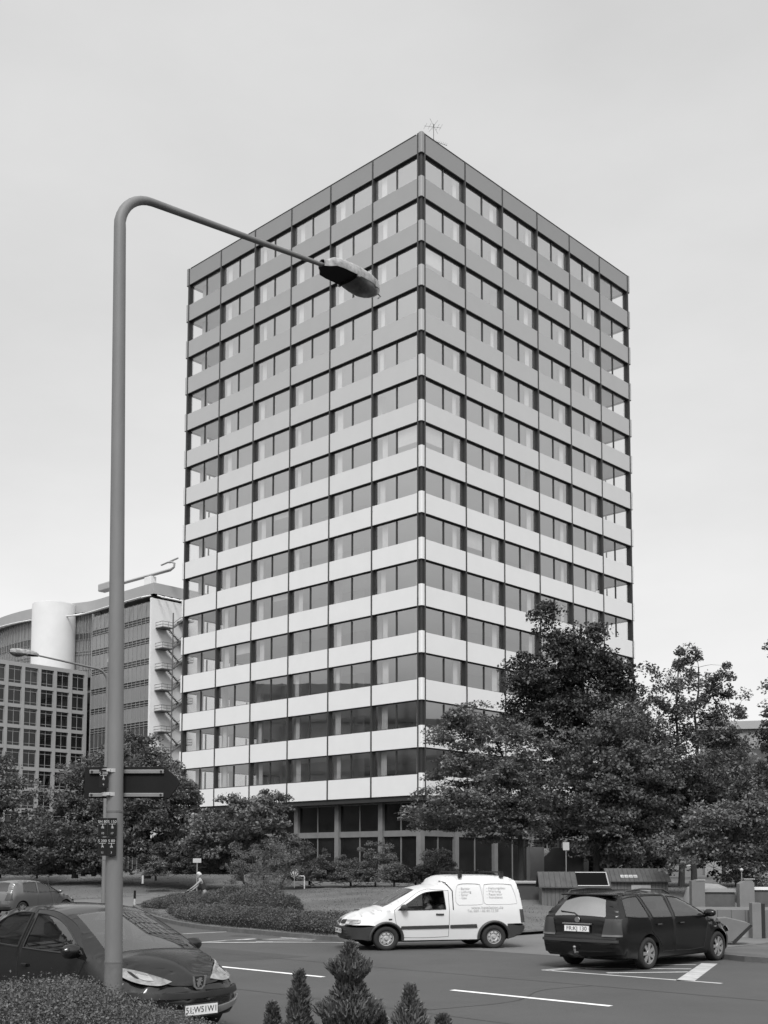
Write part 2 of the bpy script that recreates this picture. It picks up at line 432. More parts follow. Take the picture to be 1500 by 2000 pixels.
# roof antenna
ant = thing('tv_antenna', 'thin rooftop aerial with two crossed rows of rods, on the tower roof edge', 'antenna',
            G(GI(CX, CY)[0] + 1.9, GI(CX, CY)[1] + 0.5, zt), 0.3)
ant.scale = (.8, .8, .85)
q = MB(); q.tube([(0, 0, -.1), (0, 0, 2.1)], .028, 6); q.build('mast', M['dark'], ant)
q = MB()
q.tube([(-.9, 0, 1.75), (  .75, .1, 1.95)], .012, 5)
for t in (-.8, -.4, 0, .4, .7): q.tube([(t, -.45, 1.85 + .1 * t), (t, .45, 1.85 + .1 * t)], .010, 4)
q.tube([(-.5, -.4, 2.25), (.55, .4, 1.55)], .012, 4); q.tube([(-.35, .3, 1.5), (.3, -.3, 2.3)], .012, 4)
q.build('upper_rods', M['dark'], ant)
q = MB(); q.tube([(-.2, 0, .62), (1.35, 0.1, .45)], .018, 5)
for t in range(9): q.tube([(-.1 + t * .17, -.2, .62 - t * .018), (-.1 + t * .17, .2, .62 - t * .018)], .009, 4)
q.build('lower_rods', M['dark'], ant)
# ------------------------------------------------------------ ground, road, pavements, lawns
M['asphalt'] = mat('asphalt', 0.066, 0.85, amp=0.16, scale=0.35, bump=0.35, bscale=60, detail=8)
M['asphalt2'] = mat('old_asphalt', 0.135, 0.9, amp=0.16, scale=0.5, bump=0.3, bscale=50, detail=8)
M['paint'] = mat('road_paint', 0.78, 0.7, amp=0.22, scale=2.5, detail=8)
M['kerb'] = mat('kerb_stone', 0.10, 0.9, amp=0.25, scale=3, bump=0.2, bscale=20)
M['earth'] = mat('earth', 0.07, 0.95, amp=0.35, scale=2, bump=0.5, bscale=10)
M['grass'] = mat('mown_grass', 0.125, 0.95, amp=0.28, scale=0.35, bump=0.4, bscale=14, detail=9, spec=0.1)
M['slabs'] = mat('paving', 0.17, 0.9, amp=0.15, scale=1.5)

def struct(o):
    o['kind'] = 'structure'; return o
def smooth(t):
    t = min(1.0, max(0.0, t)); return t * t * (3 - 2 * t)
def T(a, b):
    """height of the lawns and the land beyond"""
    z = 0.10 + 0.80 * smooth((a - 23 - 7 * smooth((b - 38) / 10)) / 24)
    z += 0.58 * smooth((b - 50) / 16) * smooth((a - 26) / 16) * (1 - smooth((a - 70) / 25))
    z = 0.1 + (z - 0.1) * smooth((b - 20.6) / 9)
    z += 0.04 * sin(a * 0.31 + b * 0.17) * smooth((a - 26) / 6)
    return z
def TW(x, y):
    a, b = GI(x, y); return T(a, b)

g = MB(); g.quad((-2500, -600, -.06), (2500, -600, -.06), (2500, 3500, -.06), (-2500, 3500, -.06))
struct(g.build('ground', M['earth']))
g = MB(); g.quad(G(8.7, -120), G(60, -120), G(60, 170), G(8.7, 170))
road = struct(g.build('road', M['asphalt']))
def sheet(name, pts, z, m):
    q = MB(); q.add([(p[0], p[1], z) for p in pts], [tuple(range(len(pts)))]); return q.build(name, m)
# driveway beside the island, a lighter old surface
struct(sheet('driveway', [G(22.0, 13.3), G(22.0, 21.0), G(26, 20.6), G(60, 20.6), G(60, -25), G(31, -25), G(31, 8), G(27, 12.6)], 0.004, M['asphalt2']))

def grid_land(name, inside, a0, a1, b0, b1, st, m, zf, seed):
    r = random.Random(seed)
    na = int((a1 - a0) / st) + 1; nb = int((b1 - b0) / st) + 1
    vs = []; idx = {}; fs = []
    for i in range(na):
        for j in range(nb):
            a = a0 + i * st; b = b0 + j * st
            idx[i, j] = len(vs); p = G(a, b, zf(a, b) + r.uniform(-.012, .012)); vs.append(tuple(p))
    for i in range(na - 1):
        for j in range(nb - 1):
            ca, cb = a0 + i * st, b0 + j * st
            if inside(ca, cb) and inside(ca + st, cb) and inside(ca, cb + st) and inside(ca + st, cb + st):
                fs.append((idx[i, j], idx[i + 1, j], idx[i + 1, j + 1], idx[i, j + 1]))
    q = MB(); q.v = vs; q.f = fs
    me = q.mesh(name, m, True)
    b = bmesh.new(); b.from_mesh(me); bmesh.ops.delete(b, geom=[v for v in b.verts if not v.link_faces], context='VERTS')
    ed = [e for e in b.edges if len(e.link_faces) == 1]; r_ = bmesh.ops.extrude_edge_only(b, edges=ed)
    for v in r_['geom']:
        if isinstance(v, bmesh.types.BMVert): v.co.z -= .35
    b.to_mesh(me); b.free()
    return struct(link(name, me))
KERB = [(60, 20.6), (40, 20.6), (24.2, 20.7), (22.5, 21.6), (21.95, 22.8), (22.4, 26.4), (22.9, 29.8), (24.2, 33.4), (27, 39), (30, 44), (32.2, 47.6), (33.4, 48.7), (35, 49.0), (60, 49.0)]
def inpoly(x, y, P):
    c = False; j = len(P) - 1
    for i in range(len(P)):
        if (P[i][1] > y) != (P[j][1] > y) and x < (P[j][0] - P[i][0]) * (y - P[i][1]) / (P[j][1] - P[i][1]) + P[i][0]: c = not c
        j = i
    return c
ISL = KERB + [(140, 49), (140, 20.6)]
LB = [(29.5, 170), (29.5, 62), (31, 56), (34, 54.0), (140, 54.0), (140, 170)]
def isgrass(a, b): return inpoly(a, b, ISL) or inpoly(a, b, LB) or (a > 39 and 48.9 <= b <= 54.2)
_b = MB(); _b.add([tuple(G(a, b, .088)) for a, b in KERB], [tuple(range(len(KERB)))]); struct(_b.build('planting_bed', M['earth']))
grid_land('lawn', isgrass, 21.5, 118, 20.5, 120, 0.6, M['grass'], T, 3)
grid_land('side_street', lambda a, b: True, 30, 41, 48.2, 55.2, 1.0, M['asphalt2'], lambda a, b: T(a, b) - .05 - .045 * (1 - smooth((a - 30) / 5)), 5)
# land behind the bin huts and right of the tower
grid_land('terrain', lambda a, b: True, 46, 150, -90, 20.6, 2.0, M['earth'], lambda a, b: 0.02 + .82 * smooth((a - 46) / 18), 6)
# kerb stones round the island
def kerb(name, pts, wd=.16, z0=-.05, z1=.125, m='kerb'):
    q = MB(); n = len(pts); V = [Vector((p[0], p[1], 0)) for p in pts]; Lf, Rt = [], []
    for i in range(n):
        t = (V[min(i + 1, n - 1)] - V[max(i - 1, 0)]).normalized(); s_ = Vector((-t.y, t.x, 0)) * wd / 2
        Lf.append(V[i] + s_); Rt.append(V[i] - s_)
    for i in range(n - 1):
        a, b, c, d = Lf[i], Lf[i + 1], Rt[i + 1], Rt[i]
        q.add([(p.x, p.y, z) for z in (z0, z1) for p in (a, b, c, d)], [(0, 1, 2, 3), (4, 5, 6, 7), (0, 1, 5, 4), (1, 2, 6, 5), (2, 3, 7, 6), (3, 0, 4, 7)])
    return struct(q.build(name, M[m]))
def smoothline(P, n=8):
    out = []
    for i in range(len(P) - 1):
        p0, p1, p2, p3 = [np.array(P[min(max(k, 0), len(P) - 1)], float) for k in (i - 1, i, i + 1, i + 2)]
        for k in range(n):
            t = k / n
            out.append(0.5 * ((2 * p1) + (-p0 + p2) * t + (2 * p0 - 5 * p1 + 4 * p2 - p3) * t * t + (-p0 + 3 * p1 - 3 * p2 + p3) * t ** 3))
    out.append(np.array(P[-1], float)); return out
kerb('kerb', [G(p[0], p[1]) for p in smoothline(KERB[2:12], 6)])
# pavement and kerb right of the driveway, beyond the dark estate car
PV = [(23.7, 11.6), (24.1, 12.6), (25.0, 13.2), (31, 13.2), (34, 9), (34, -40), (23.7, -40)]
q = MB(); q.add([tuple(G(a, b, .11)) for a, b in PV], [tuple(range(len(PV)))]); struct(q.build('pavement', M['earth2'] if 'earth2' in M else M.setdefault('earth2', mat('worn_pavement', 0.085, 0.95, amp=0.3, scale=1.2, bump=0.4, bscale=12, detail=8))))
kerb('kerb', [G(a, b) for a, b in [(23.7, -40), (23.7, 11.6), (24.1, 12.6), (25.0, 13.2), (31, 13.2)]], z1=.118)
# near verge on which the photographer stands
def TV(a, b): return 0.10 + 0.42 * smooth((8.3 - a) / 4.5)
grid_land('verge', lambda a, b: True, -14, 8.5, -40, 60, 0.5, M['earth'], TV, 7)
kerb('kerb', [G(8.62, -60), G(8.62, 80)], z1=.12)
struct(bpy.data.objects.get('road'))
# painted markings: dashes of the centre line, the two hatched areas
M['paint2'] = mat('worn_road_paint', 0.42, 0.8, amp=0.35, scale=3, detail=8)
def mark(x0, y0, x1, y1, wd, z=.004, m='paint2'):
    d = Vector((x1 - x0, y1 - y0, 0)).normalized(); s_ = Vector((-d.y, d.x, 0)) * wd / 2
    a, b = Vector((x0, y0, z)), Vector((x1, y1, z))
    q = MB(); q.quad(a - s_, b - s_, b + s_, a + s_); return q.build('lane_marking', M[m], road)
for k in range(-8, 14):
    b0 = 9.4 + 6.25 * k
    p, r_ = G(14.78, b0), G(14.78, b0 + 3.1); mark(p.x, p.y, r_.x, r_.y, .14, m='paint')
for t in [(3.19, 22.98, 6.03, 20.48, .13), (3.19, 22.98, 4.02, 23.68, .13), (4.1, 23.34, 6.24, 23.27, .14), (4.35, 22.36, 6.01, 22.61, .16), (5.2, 24.21, 6.6, 24.23, .14),
          (5.49, 20.92, 6.99, 24.61, .33), (3.3, 22.9, 4.6, 23.9, .1)]:
    mark(*t, z=.008 if t[4] in (.14, .16) else .004)
for t in [(-5.13, 30.62, -3.63, 32.57, .13), (-6.08, 34.64, -4.9, 35.73, .13), (-3.49, 31.28, -1.96, 31.54, .13), (-2.97, 33.05, -0.83, 31.36, .13),
          (-4.4, 31.6, -1.3, 33.0, .12), (-5.0, 30.6, 1.0, 30.9, .12), (-4.0, 32.0, -1.4, 32.1, .12), (-5.13, 30.62, -3.0, 31.0, .12)]:
    mark(*t, z=.012 if t[4] == .12 else .004)
# short grass: blades scattered over both lawns (nobody could count them)
def grass_blades(name, pts, hgt, wid, m, seed):
    r = np.random.default_rng(seed); n = len(pts); P = np.array(pts)
    ang = r.uniform(0, 2 * pi, n); h = hgt * r.uniform(.5, 1.3, n); le = r.normal(0, .4, (n, 2)) * h[:, None]
    dx = np.stack([np.cos(ang), np.sin(ang), np.zeros(n)], 1) * wid * r.uniform(.6, 1.4, n)[:, None]
    top = P + np.stack([le[:, 0], le[:, 1], h], 1)
    V = np.stack([P - dx, P + dx, top + dx * .3, top - dx * .3], 1).reshape(-1, 3)
    return quads(name, V, m)
def quads(name, V, m):
    n = len(V) // 4; me = bpy.data.meshes.new(name)
    me.vertices.add(len(V)); me.vertices.foreach_set('co', V.astype(np.float32).ravel())
    me.loops.add(4 * n); me.loops.foreach_set('vertex_index', np.arange(4 * n, dtype=np.int32))
    me.polygons.add(n); me.polygons.foreach_set('loop_start', np.arange(0, 4 * n, 4, dtype=np.int32))
    me.update(calc_edges=True); me.materials.append(m); return me
M['blade'] = leafmat('grass_blade', 0.14, island=0.3, trans=0.35)
rr = random.Random(11); pts = []
while len(pts) < 36000:
    a = 22.2 + 50 * rr.random() ** 1.6; b = rr.uniform(20.8, 48.8)
    if inpoly(a, b, ISL): pts.append(tuple(G(a, b, T(a, b) - .01)))
while len(pts) < 56000:
    a = 30 + 50 * rr.random() ** 1.3; b = 54.2 + 40 * rr.random() ** 1.5
    if inpoly(a, b, LB): pts.append(tuple(G(a, b, T(a, b) - .01)))
o = link('grass', grass_blades('grass', pts, .04, .016, M['blade'], 5))
tag(o, 'short mown grass on the two lawns in front of the tower', 'grass', kind='stuff')
# manhole covers and repair seams in the carriageway
M['iron'] = mat('cast_iron', 0.035, 0.6, amp=.3, scale=20); M['tar'] = mat('tar_seam', 0.025, 0.6, amp=.3, scale=5)
for (x, y) in ((-.9, 25.6), (-4.2, 33.7), (6.9, 19.2)):
    q = MB(); q.lathe([(.001, .006), (.29, .006), (.33, .005), (.335, .001)], 28); o = q.build('manhole_cover', M['iron'], road, loc=(x, y, 0))
def seam(pts, wd):
    q = MB(); P = smoothline(pts, 8)
    for i in range(len(P) - 1):
        a, b = Vector((P[i][0], P[i][1], 0)), Vector((P[i + 1][0], P[i + 1][1], 0)); d = (b - a).normalized(); n_ = Vector((-d.y, d.x, 0)) * wd / 2 * (0.7 + .6 * ((i * 37) % 10) / 10)
        z = Vector((0, 0, .0025)); q.quad(a - n_ + z, b - n_ + z, b + n_ + z, a + n_ + z)
    q.build('tar_seam', M['tar'], road)
def gl(a, b): p = G(a, b); return (p.x, p.y)
seam([gl(17.0, 2), gl(17.05, 10), gl(16.95, 18), gl(17.1, 27), gl(17.0, 40)], .035)
seam([gl(12.3, 2), gl(12.2, 9), gl(12.35, 14), gl(12.2, 22)], .03)
seam([gl(17, 11.2), gl(15.8, 11.4), gl(14.2, 10.8), gl(12.3, 11.1)], .03)
q = MB(); a_, b_, c_, d_ = G(15.6, 19.5), G(17.8, 19.3), G(17.9, 23.4), G(15.7, 23.6)
q.quad(*[(p.x, p.y, .0015) for p in (a_, b_, c_, d_)]); q.build('asphalt_patch', mat('asphalt_patch', .052, .9, amp=.15, scale=1, bump=.3, bscale=60), road)
# ------------------------------------------------------------ office complex behind on the left
M['grid'] = mat('grid_concrete', 0.29, 0.85, amp=0.06, scale=0.3)
M['bglass'] = glass('back_glass', 0.35, 1.55, 0.03)
M['bdark'] = mat('back_room', 0.035, 0.9, amp=0.4, scale=0.3)
M['frit'] = mat('fritted_glass', 0.22, 0.25, amp=0.1, scale=0.4, stretch=(1, 1, .15), spec=0.6)
M['fritd'] = mat('dark_glass_strip', 0.07, 0.15, spec=0.6, amp=.2, scale=.6)
M['bframe'] = mat('pale_frame', 0.25, 0.6)
M['roofm'] = mat('grey_roof_sheet', 0.34, 0.6, amp=0.05, scale=.3, metal=.2)
HB = 3.56
def bl(a, b, z=0): return G(a, b, z)
# left block: concrete grid facade on the plane b=178.2, a from 60 to 109.2
blk = thing('grid_facade_building', 'office block with a pale concrete grid facade and dark windows at the left edge', 'office building', bl(109.3, 178.2), RZ)
# local: x = -(109.3-a), y away
top = 36.6; BW = 3.05
nb, nr = 16, 10
q = MB(); q.box(-nb * BW, 0, .9, 16, 0, top - .6); q.build('room_wall', M['bdark'], blk)
q = MB(); q.box(-nb * BW - .3, 0, 0, 16.3, top - .7, top); q.build('roof_edge', M['grid'], blk)
for k in range(nb + 1):
    q = MB(); x = -k * BW; q.box(x - .28, x + .28, -.08, .5, 0, top - .7); q.build('pillar', M['grid'], blk)
for i in range(nr):
    z = top - .7 - HB * (i + 1)
    if z < 0: continue
    q = MB(); q.box(-nb * BW, -.28, .0, .42, z, z + .62); q.build('floor_band', M['grid'], blk)
rb = random.Random(2)
bw0 = MB(); z0, z1 = .62, HB
x0, x1 = -BW + .28, -.28
bw0.box(x0, x0 + .09, .26, .36, z0, z1); bw0.box(x1 - .09, x1, .26, .36, z0, z1); bw0.box(x0, x1, .262, .358, z1 - .62, z1 - .54)
bw0.box((x0 + x1) / 2 - .04, (x0 + x1) / 2 + .04, .258, .362, z0, z1); bw0.box(x0, x1, .264, .356, z0 + .45, z0 + .52)
fr_me = bw0.mesh('window', M['bframe'])
pn = MB(); pn.quad((x0, .31, z0), (x1, .31, z0), (x1, .31, z1), (x0, .31, z1)); pn_me = pn.mesh('pane', M['bglass'])
bd = MB(); bd.quad((x0, .6, z0 + .2), (x1, .6, z0 + .2), (x1, .6, z1), (x0, .6, z1)); bd_me = bd.mesh('blind', M['frit'])
cnt = 0
for i in range(9):
    for k in range(11):
        if cnt >= 98: break
        cnt += 1
        f = link('window', fr_me, blk, (-k * BW, 0, top - .7 - HB * (i + 1))); link('pane', pn_me, f)
        if rb.random() < (.8 if i < 2 and k > 3 else .12): link('blind', bd_me, f)
# tall block: glass wall on a=110.2 from b=159.8 to 178.2, white end wall towards the right
tb = thing('glass_office_building', 'taller office block behind with a greyish glass front, white end wall and projecting roof louvres', 'office building', bl(110.2, 159.8), RZ)
top2 = 47.2; LB2 = 18.3
q = MB(); q.box(.5, 30, .5, 19, 0, top2 - .3); q.build('body', M['bdark'], tb)
q = MB(); q.box(0.25, 24, -.25, .45, 0, top2); q.build('end_wall', M['white'], tb)
q = MB(); q.box(-.06, .24, -.25, .2, 0, top2 + .05); q.build('end_wall_edge', M['white'], tb)
st = 3.56
for i in range(12):
    z = top2 - .5 - (i + 1) * st
    if z < 1: break
    q = MB(); q.box(.05, .25, .2, LB2, z + .95, z + st - .12)
    w_ = q.build('glass_wall', M['frit'] if i < 6 else M['fritd'], tb)
    q = MB()
    for zz in (z + .0, z + .42, z + .86): q.box(-.04, .3, .2, LB2, zz, zz + .09)
    q.build('transom', M['bframe'], tb)
    q = MB(); q.box(.1, .28, .2, LB2, z + .09, z + .86); q.build('dark_strip', M['fritd'], tb)
q = MB()
q.box(-.045, .32, LB2 - .25, LB2, 0, top2)
q.build('transom', M['bframe'], tb)
q = MB()
for j in range(1, 14):
    y = .2 + j * (LB2 - .45) / 14; q.box(-.03, .04, y - .035, y + .035, 0, top2 - .5)
q.build('mullion', M['bframe'], tb)
# open windows in the glass wall
for (y, z) in ((11.2, 37.6), (6.2, 16.9), (3.8, 16.9), (14.2, 13.0)):
    q = MB(); q.quad((-.02, y, z + 1.9), (-.02, y + 1.1, z + 1.9), (-.6, y + 1.1, z), (-.6, y, z)); q.build('open_window', M['bframe'], tb)
# recessed side bay and round white stair tower
q = MB(); q.box(2, 20, LB2 + .1, LB2 + 34, 0, 36); q.build('rear_wing', M['bdark'], tb)
for i in range(4):
    q = MB(); z = 41 - i * 3.56; q.box(1.9, 2.0, LB2, LB2 + 5, z - 2.6, z - .5); q.build('glass_wall', M['fritd'], tb)
    q = MB(); q.box(1.85, 2.02, LB2, LB2 + 5, z - .48, z - .1); q.build('transom', M['bframe'], tb)
cyl = thing('stair_tower', 'windowless white rounded stair tower rising above the grid facade', 'stair tower', G(106.9, 185.6), RZ)
q = MB(); q.lathe([(3.9, 0), (3.9, 49.3), (3.8, 49.45), (3.6, 49.45), (3.6, 49.2), (0.01, 49.2)], 48); q.build('round_wall', mat('round_wall_render', .52, .85, amp=.05, scale=.3), cyl, smooth=True)
M['louv'] = mat('pale_louvre', .62, .6)
# curved upper storey with roof band; plan given in local coordinates of tb
def strip(mb, pl, z0, z1, th=.4):
    for i in range(len(pl) - 1):
        (xa, ya), (xb, yb) = pl[i], pl[i + 1]
        d = Vector((xb - xa, yb - ya)).normalized(); n_ = Vector((-d.y, d.x)) * th
        za0, za1 = z0, z1
        mb.add([(xa, ya, za0), (xb, yb, za0), (xb + n_.x, yb + n_.y, za0), (xa + n_.x, ya + n_.y, za0), (xa, ya, za1), (xb, yb, za1), (xb + n_.x, yb + n_.y, za1), (xa + n_.x, ya + n_.y, za1)],
               [(0, 3, 2, 1), (4, 5, 6, 7), (0, 1, 5, 4), (1, 2, 6, 5), (2, 3, 7, 6), (3, 0, 4, 7)])
plan = [(16, -.6), (0.1, -.6), (.2, 9), (.4, 18), (-.5, 22), (-3.4, 30), (-4.3, 39), (-3.6, 48), (-1, 58)]
plan = plan[:2] + [tuple(p) for p in smoothline(plan[1:], 4)][1:]
q = MB(); strip(q, plan, top2 + .7, top2 + 2.6, -1.5); q.build('roof_band', M['roofm'], tb)
q = MB(); q.add([(x, y, top2 + 2.55) for x, y in plan] + [(30, 58, top2 + 2.55), (30, -.6, top2 + 2.55)], [tuple(range(len(plan) + 2))]); q.build('roof', M['roofm'], tb)
for i in range(len(plan) - 1):
    (xa, ya), (xb, yb) = plan[i], plan[i + 1]; L_ = sqrt((xb - xa) ** 2 + (yb - ya) ** 2); n_ = max(1, int(L_ / 1.5))
    d = Vector(((xb - xa) / L_, (yb - ya) / L_)); nn = Vector((-d.y, d.x)) * (1 if i > 0 else 1)
    q = MB()
    for k in range(n_):
        x = xa + d.x * L_ * (k + .5) / n_; y = ya + d.y * L_ * (k + .5) / n_
        q.tube([(x, y, top2 + .5), (x + nn.x * 2.4, y + nn.y * 2.4, top2 - .35)], .13, 4)
    if L_ > 5 or i % 2 == 1:
        pass
    q.tube([(xa + nn.x * 2.4, ya + nn.y * 2.4, top2 - .35), (xb + nn.x * 2.4, yb + nn.y * 2.4, top2 - .35)], .14, 4)
    q.build('louvre', M['louv'], tb)
# glazed storey under the curved roof, left part
q = MB(); strip(q, [(p[0] + 1.2, p[1]) for p in plan[9:]], 36, top2 + .6, -.3); q.build('upper_glass_wall', M['frit'], tb)
q = MB(); strip(q, [(p[0] + 1.12, p[1]) for p in plan[9:]], 43.2, 44.2, -.3); q.build('upper_dark_strip', M['fritd'], tb)
pl_ = [(p[0] + 1.05, p[1]) for p in plan[9:]]
q = MB()
for i in range(len(pl_) - 1):
    (xa, ya), (xb, yb) = pl_[i], pl_[i + 1]
    for k in range(2): t = k / 2; x, y = xa + (xb - xa) * t, ya + (yb - ya) * t; q.box(x - .06, x + .04, y - .05, y + .05, 36, top2 + .5)
    for z in (37.5, 40.4, 40.9, 43.1, 44.3): q.tube([(xa, ya, z), (xb, yb, z)], .06, 4)
q.build('upper_window_bars', M['bframe'], tb)
# roof crane (window cleaning cradle)
cr = thing('roof_crane', 'long pale roof crane arm with counterweight lying on the roof of the back block', 'crane', tb.matrix_world @ Vector((0, 0, 0)), RZ)
cr.location = bl(112.5, 158.5, top2 + 2.6)
q = MB(); q.tube([(0, -1.0, 2.3), (0, 16.5, 2.5)], [.3, .3], 4); q.build('jib', M['roofm'], cr)
q = MB(); q.box(-.8, .8, 16.5, 20.4, 1.9, 3.3); q.box(-.4, .4, 14.8, 16.49, 2.2, 3.1); q.build('counterweight', M['roofm'], cr, bevel=.2)
q = MB(); q.box(-.6, .6, 4, 6.0, 0, 2.05); q.build('base', M['white'], cr, bevel=.1)
q = MB(); q.tube([(0, -1.0, 2.3), (0, -1.9, 2.6), (0, -2.0, 3.2), (0, -1.3, 3.6), (0, -.4, 3.7)], .2, 8); q.build('hook_arm', M['roofm'], cr)
q = MB(); q.tube([(0, 1.8, 3.6), (0, -3.0, 3.95)], .15, 6); q.build('spreader_beam', M['roofm'], cr)
# outside steel stair on the white end wall
M['stairm'] = mat('dark_stair_steel', .09, .6)
es = thing('fire_escape', 'zigzag steel fire escape stair on the white end wall of the back block', 'stairs', bl(110.2, 159.8), RZ)
fl = 0
for i in range(12):
    z = top2 - 5.2 - i * 3.56
    if z < 2: break
    q = MB(); q.box(.8, 3.0, -2.4, -.26, z, z + .14); q.build('landing', M['stairm'], es)
    q = MB(); q.box(5.2, 7.2, -2.4, -.26, z + 1.75, z + 1.89); q.build('landing', M['stairm'], es)
    q = MB(); q.tube([(3.0, -1.9, z + .07), (5.2, -1.9, z + 1.8)], .11, 4)
    q.tube([(5.2, -1.0, z - 1.75), (3.0, -1.0, z + .07)], .11, 4)
    for k in range(8):
        t = (k + .5) / 8; q.box(3 + 2.2 * t - .12, 3 + 2.2 * t + .12, -2.3, -1.5, z + 1.75 * t, z + 1.75 * t + .05)
        q.box(5.2 - 2.2 * t - .12, 5.2 - 2.2 * t + .12, -1.4, -.6, z - 1.75 + 1.75 * t, z - 1.70 + 1.75 * t)
    q.build('stair_flight', M['stairm'], es)
    q = MB()
    for zz in (.5, 1.0):
        q.tube([(.8, -.3, z + zz), (.8, -2.4, z + zz), (3.0, -2.4, z + zz), (5.2, -2.4, z + zz + 1.75), (7.2, -2.4, z + zz + 1.75), (7.2, -.3, z + zz + 1.75)], .045, 4)
    for (x, y, zz) in ((.8, -2.4, z), (1.9, -2.4, z), (6.2, -2.4, z + 1.8), (7.2, -2.4, z + 1.8)): q.tube([(x, y, zz), (x, y, zz + 1.05)], .04, 4)
    q.build('railing', M['stairm'], es)
for x in (2.9, 5.3):
    q = MB(); q.tube([(x, -2.4, 0), (x, -2.4, top2 - 2.5)], .11, 6); q.build('post', M['stairm'], es)
# buildings off to both sides of the square: they are what the lower tower windows mirror
M['frit2'] = mat('plain_dark_facade', .24, .6, amp=.3, scale=.4)
M['grid2'] = mat('darker_grid_concrete', .14, .9)
def slab_building(label, cx, cy, wx, wy, h, bay, rz):
    t = thing('office_block', label, 'office building', (cx, cy, 0), rz)
    q = MB(); q.box(-wx / 2, wx / 2, -wy / 2, wy / 2, 0, h); q.build('wall', M['frit2'], t)
    q = MB()
    for i in range(int(h / 3.6) + 1):
        z = i * 3.6; q.box(-wx / 2 - .25, wx / 2 + .25, -wy / 2 - .25, wy / 2 + .25, z, z + .45)
    q.build('floor_band', M['grid2'], t)
    q = MB()
    for (L_, fn) in ((wx, lambda u, s: (u, s * (wy / 2 + .2))), (wy, lambda u, s: (s * (wx / 2 + .2), u))):
        n_ = int(L_ / bay)
        for k in range(n_ + 1):
            for s_ in (-1, 1):
                x, y = fn(-L_ / 2 + k * L_ / n_, s_); q.box(x - .2, x + .2, y - .2, y + .2, 0, h)
    q.build('pilaster', M['grid2'], t)
    return t
slab_building('grey gridded office block standing to the left of the square', -88, 62, 30, 62, 27, 3.4, 0.1)
slab_building('grey gridded office block standing to the right of the square', 108, 66, 30, 70, 24, 3.4, -0.06)
# low grey building seen between the trees on the right
lb = thing('distant_building', 'pale flat roofed building seen through the trees on the right', 'building', (54, 140, 0.8), -.25)
q = MB(); q.box(-14, 16, 0, 14, 0, 18.4); q.build('wall', M['concL'], lb)
q = MB(); q.box(-14.5, 16.5, -.5, 14.5, 18.4, 19.4); q.build('roof_edge', M['roofm'], lb)
for i in range(4):
    q = MB(); q.box(-13.5, 15.5, -.12, -.02, 2 + i * 4, 3.9 + i * 4); q.build('window_band', M['fritd'], lb)
# ------------------------------------------------------------ vehicles
M['tyre'] = mat('tyre', 0.018, 0.85)
M['rubber'] = mat('rubber', 0.02, 0.6)
M['plastic'] = mat('dark_plastic', 0.035, 0.55)
M['chrome'] = mat('chrome', 0.75, 0.12, metal=1.0)
M['alloy'] = mat('alloy_rim', 0.5, 0.35, metal=0.7)
M['hub'] = mat('steel_rim', 0.45, 0.45, metal=0.4)
M['lamp'] = mat('lamp_glass', 0.36, 0.12, metal=0.6, spec=0.8, amp=.55, scale=9)
M['lampd'] = mat('tail_lamp', 0.05, 0.2, spec=0.5)
M['plate'] = mat('number_plate', 0.75, 0.4)
M['ink'] = mat('black_print', 0.01, 0.6)
M['carglass'] = glass('car_glass', 0.45, 1.85, 0.01)
M['carglassd'] = glass('dark_car_glass', 0.3, 1.7, 0.01)
M['seat'] = mat('seat_cloth', 0.05, 0.9)
M['under'] = mat('underbody', 0.008, 0.9)

def crom(P, n=10):
    """smooth open curve; a point given as (x, z, 0) is a corner"""
    segs = [[P[0]]]
    for p in P[1:]:
        segs[-1].append(p)
        if len(p) == 3: segs.append([p])
    out = []
    for s_ in segs:
        if len(s_) < 2: continue
        q = smoothline([(p[0], p[1]) for p in s_], n)
        out += [tuple(v) for v in (q if not out else q[1:])]
    return out

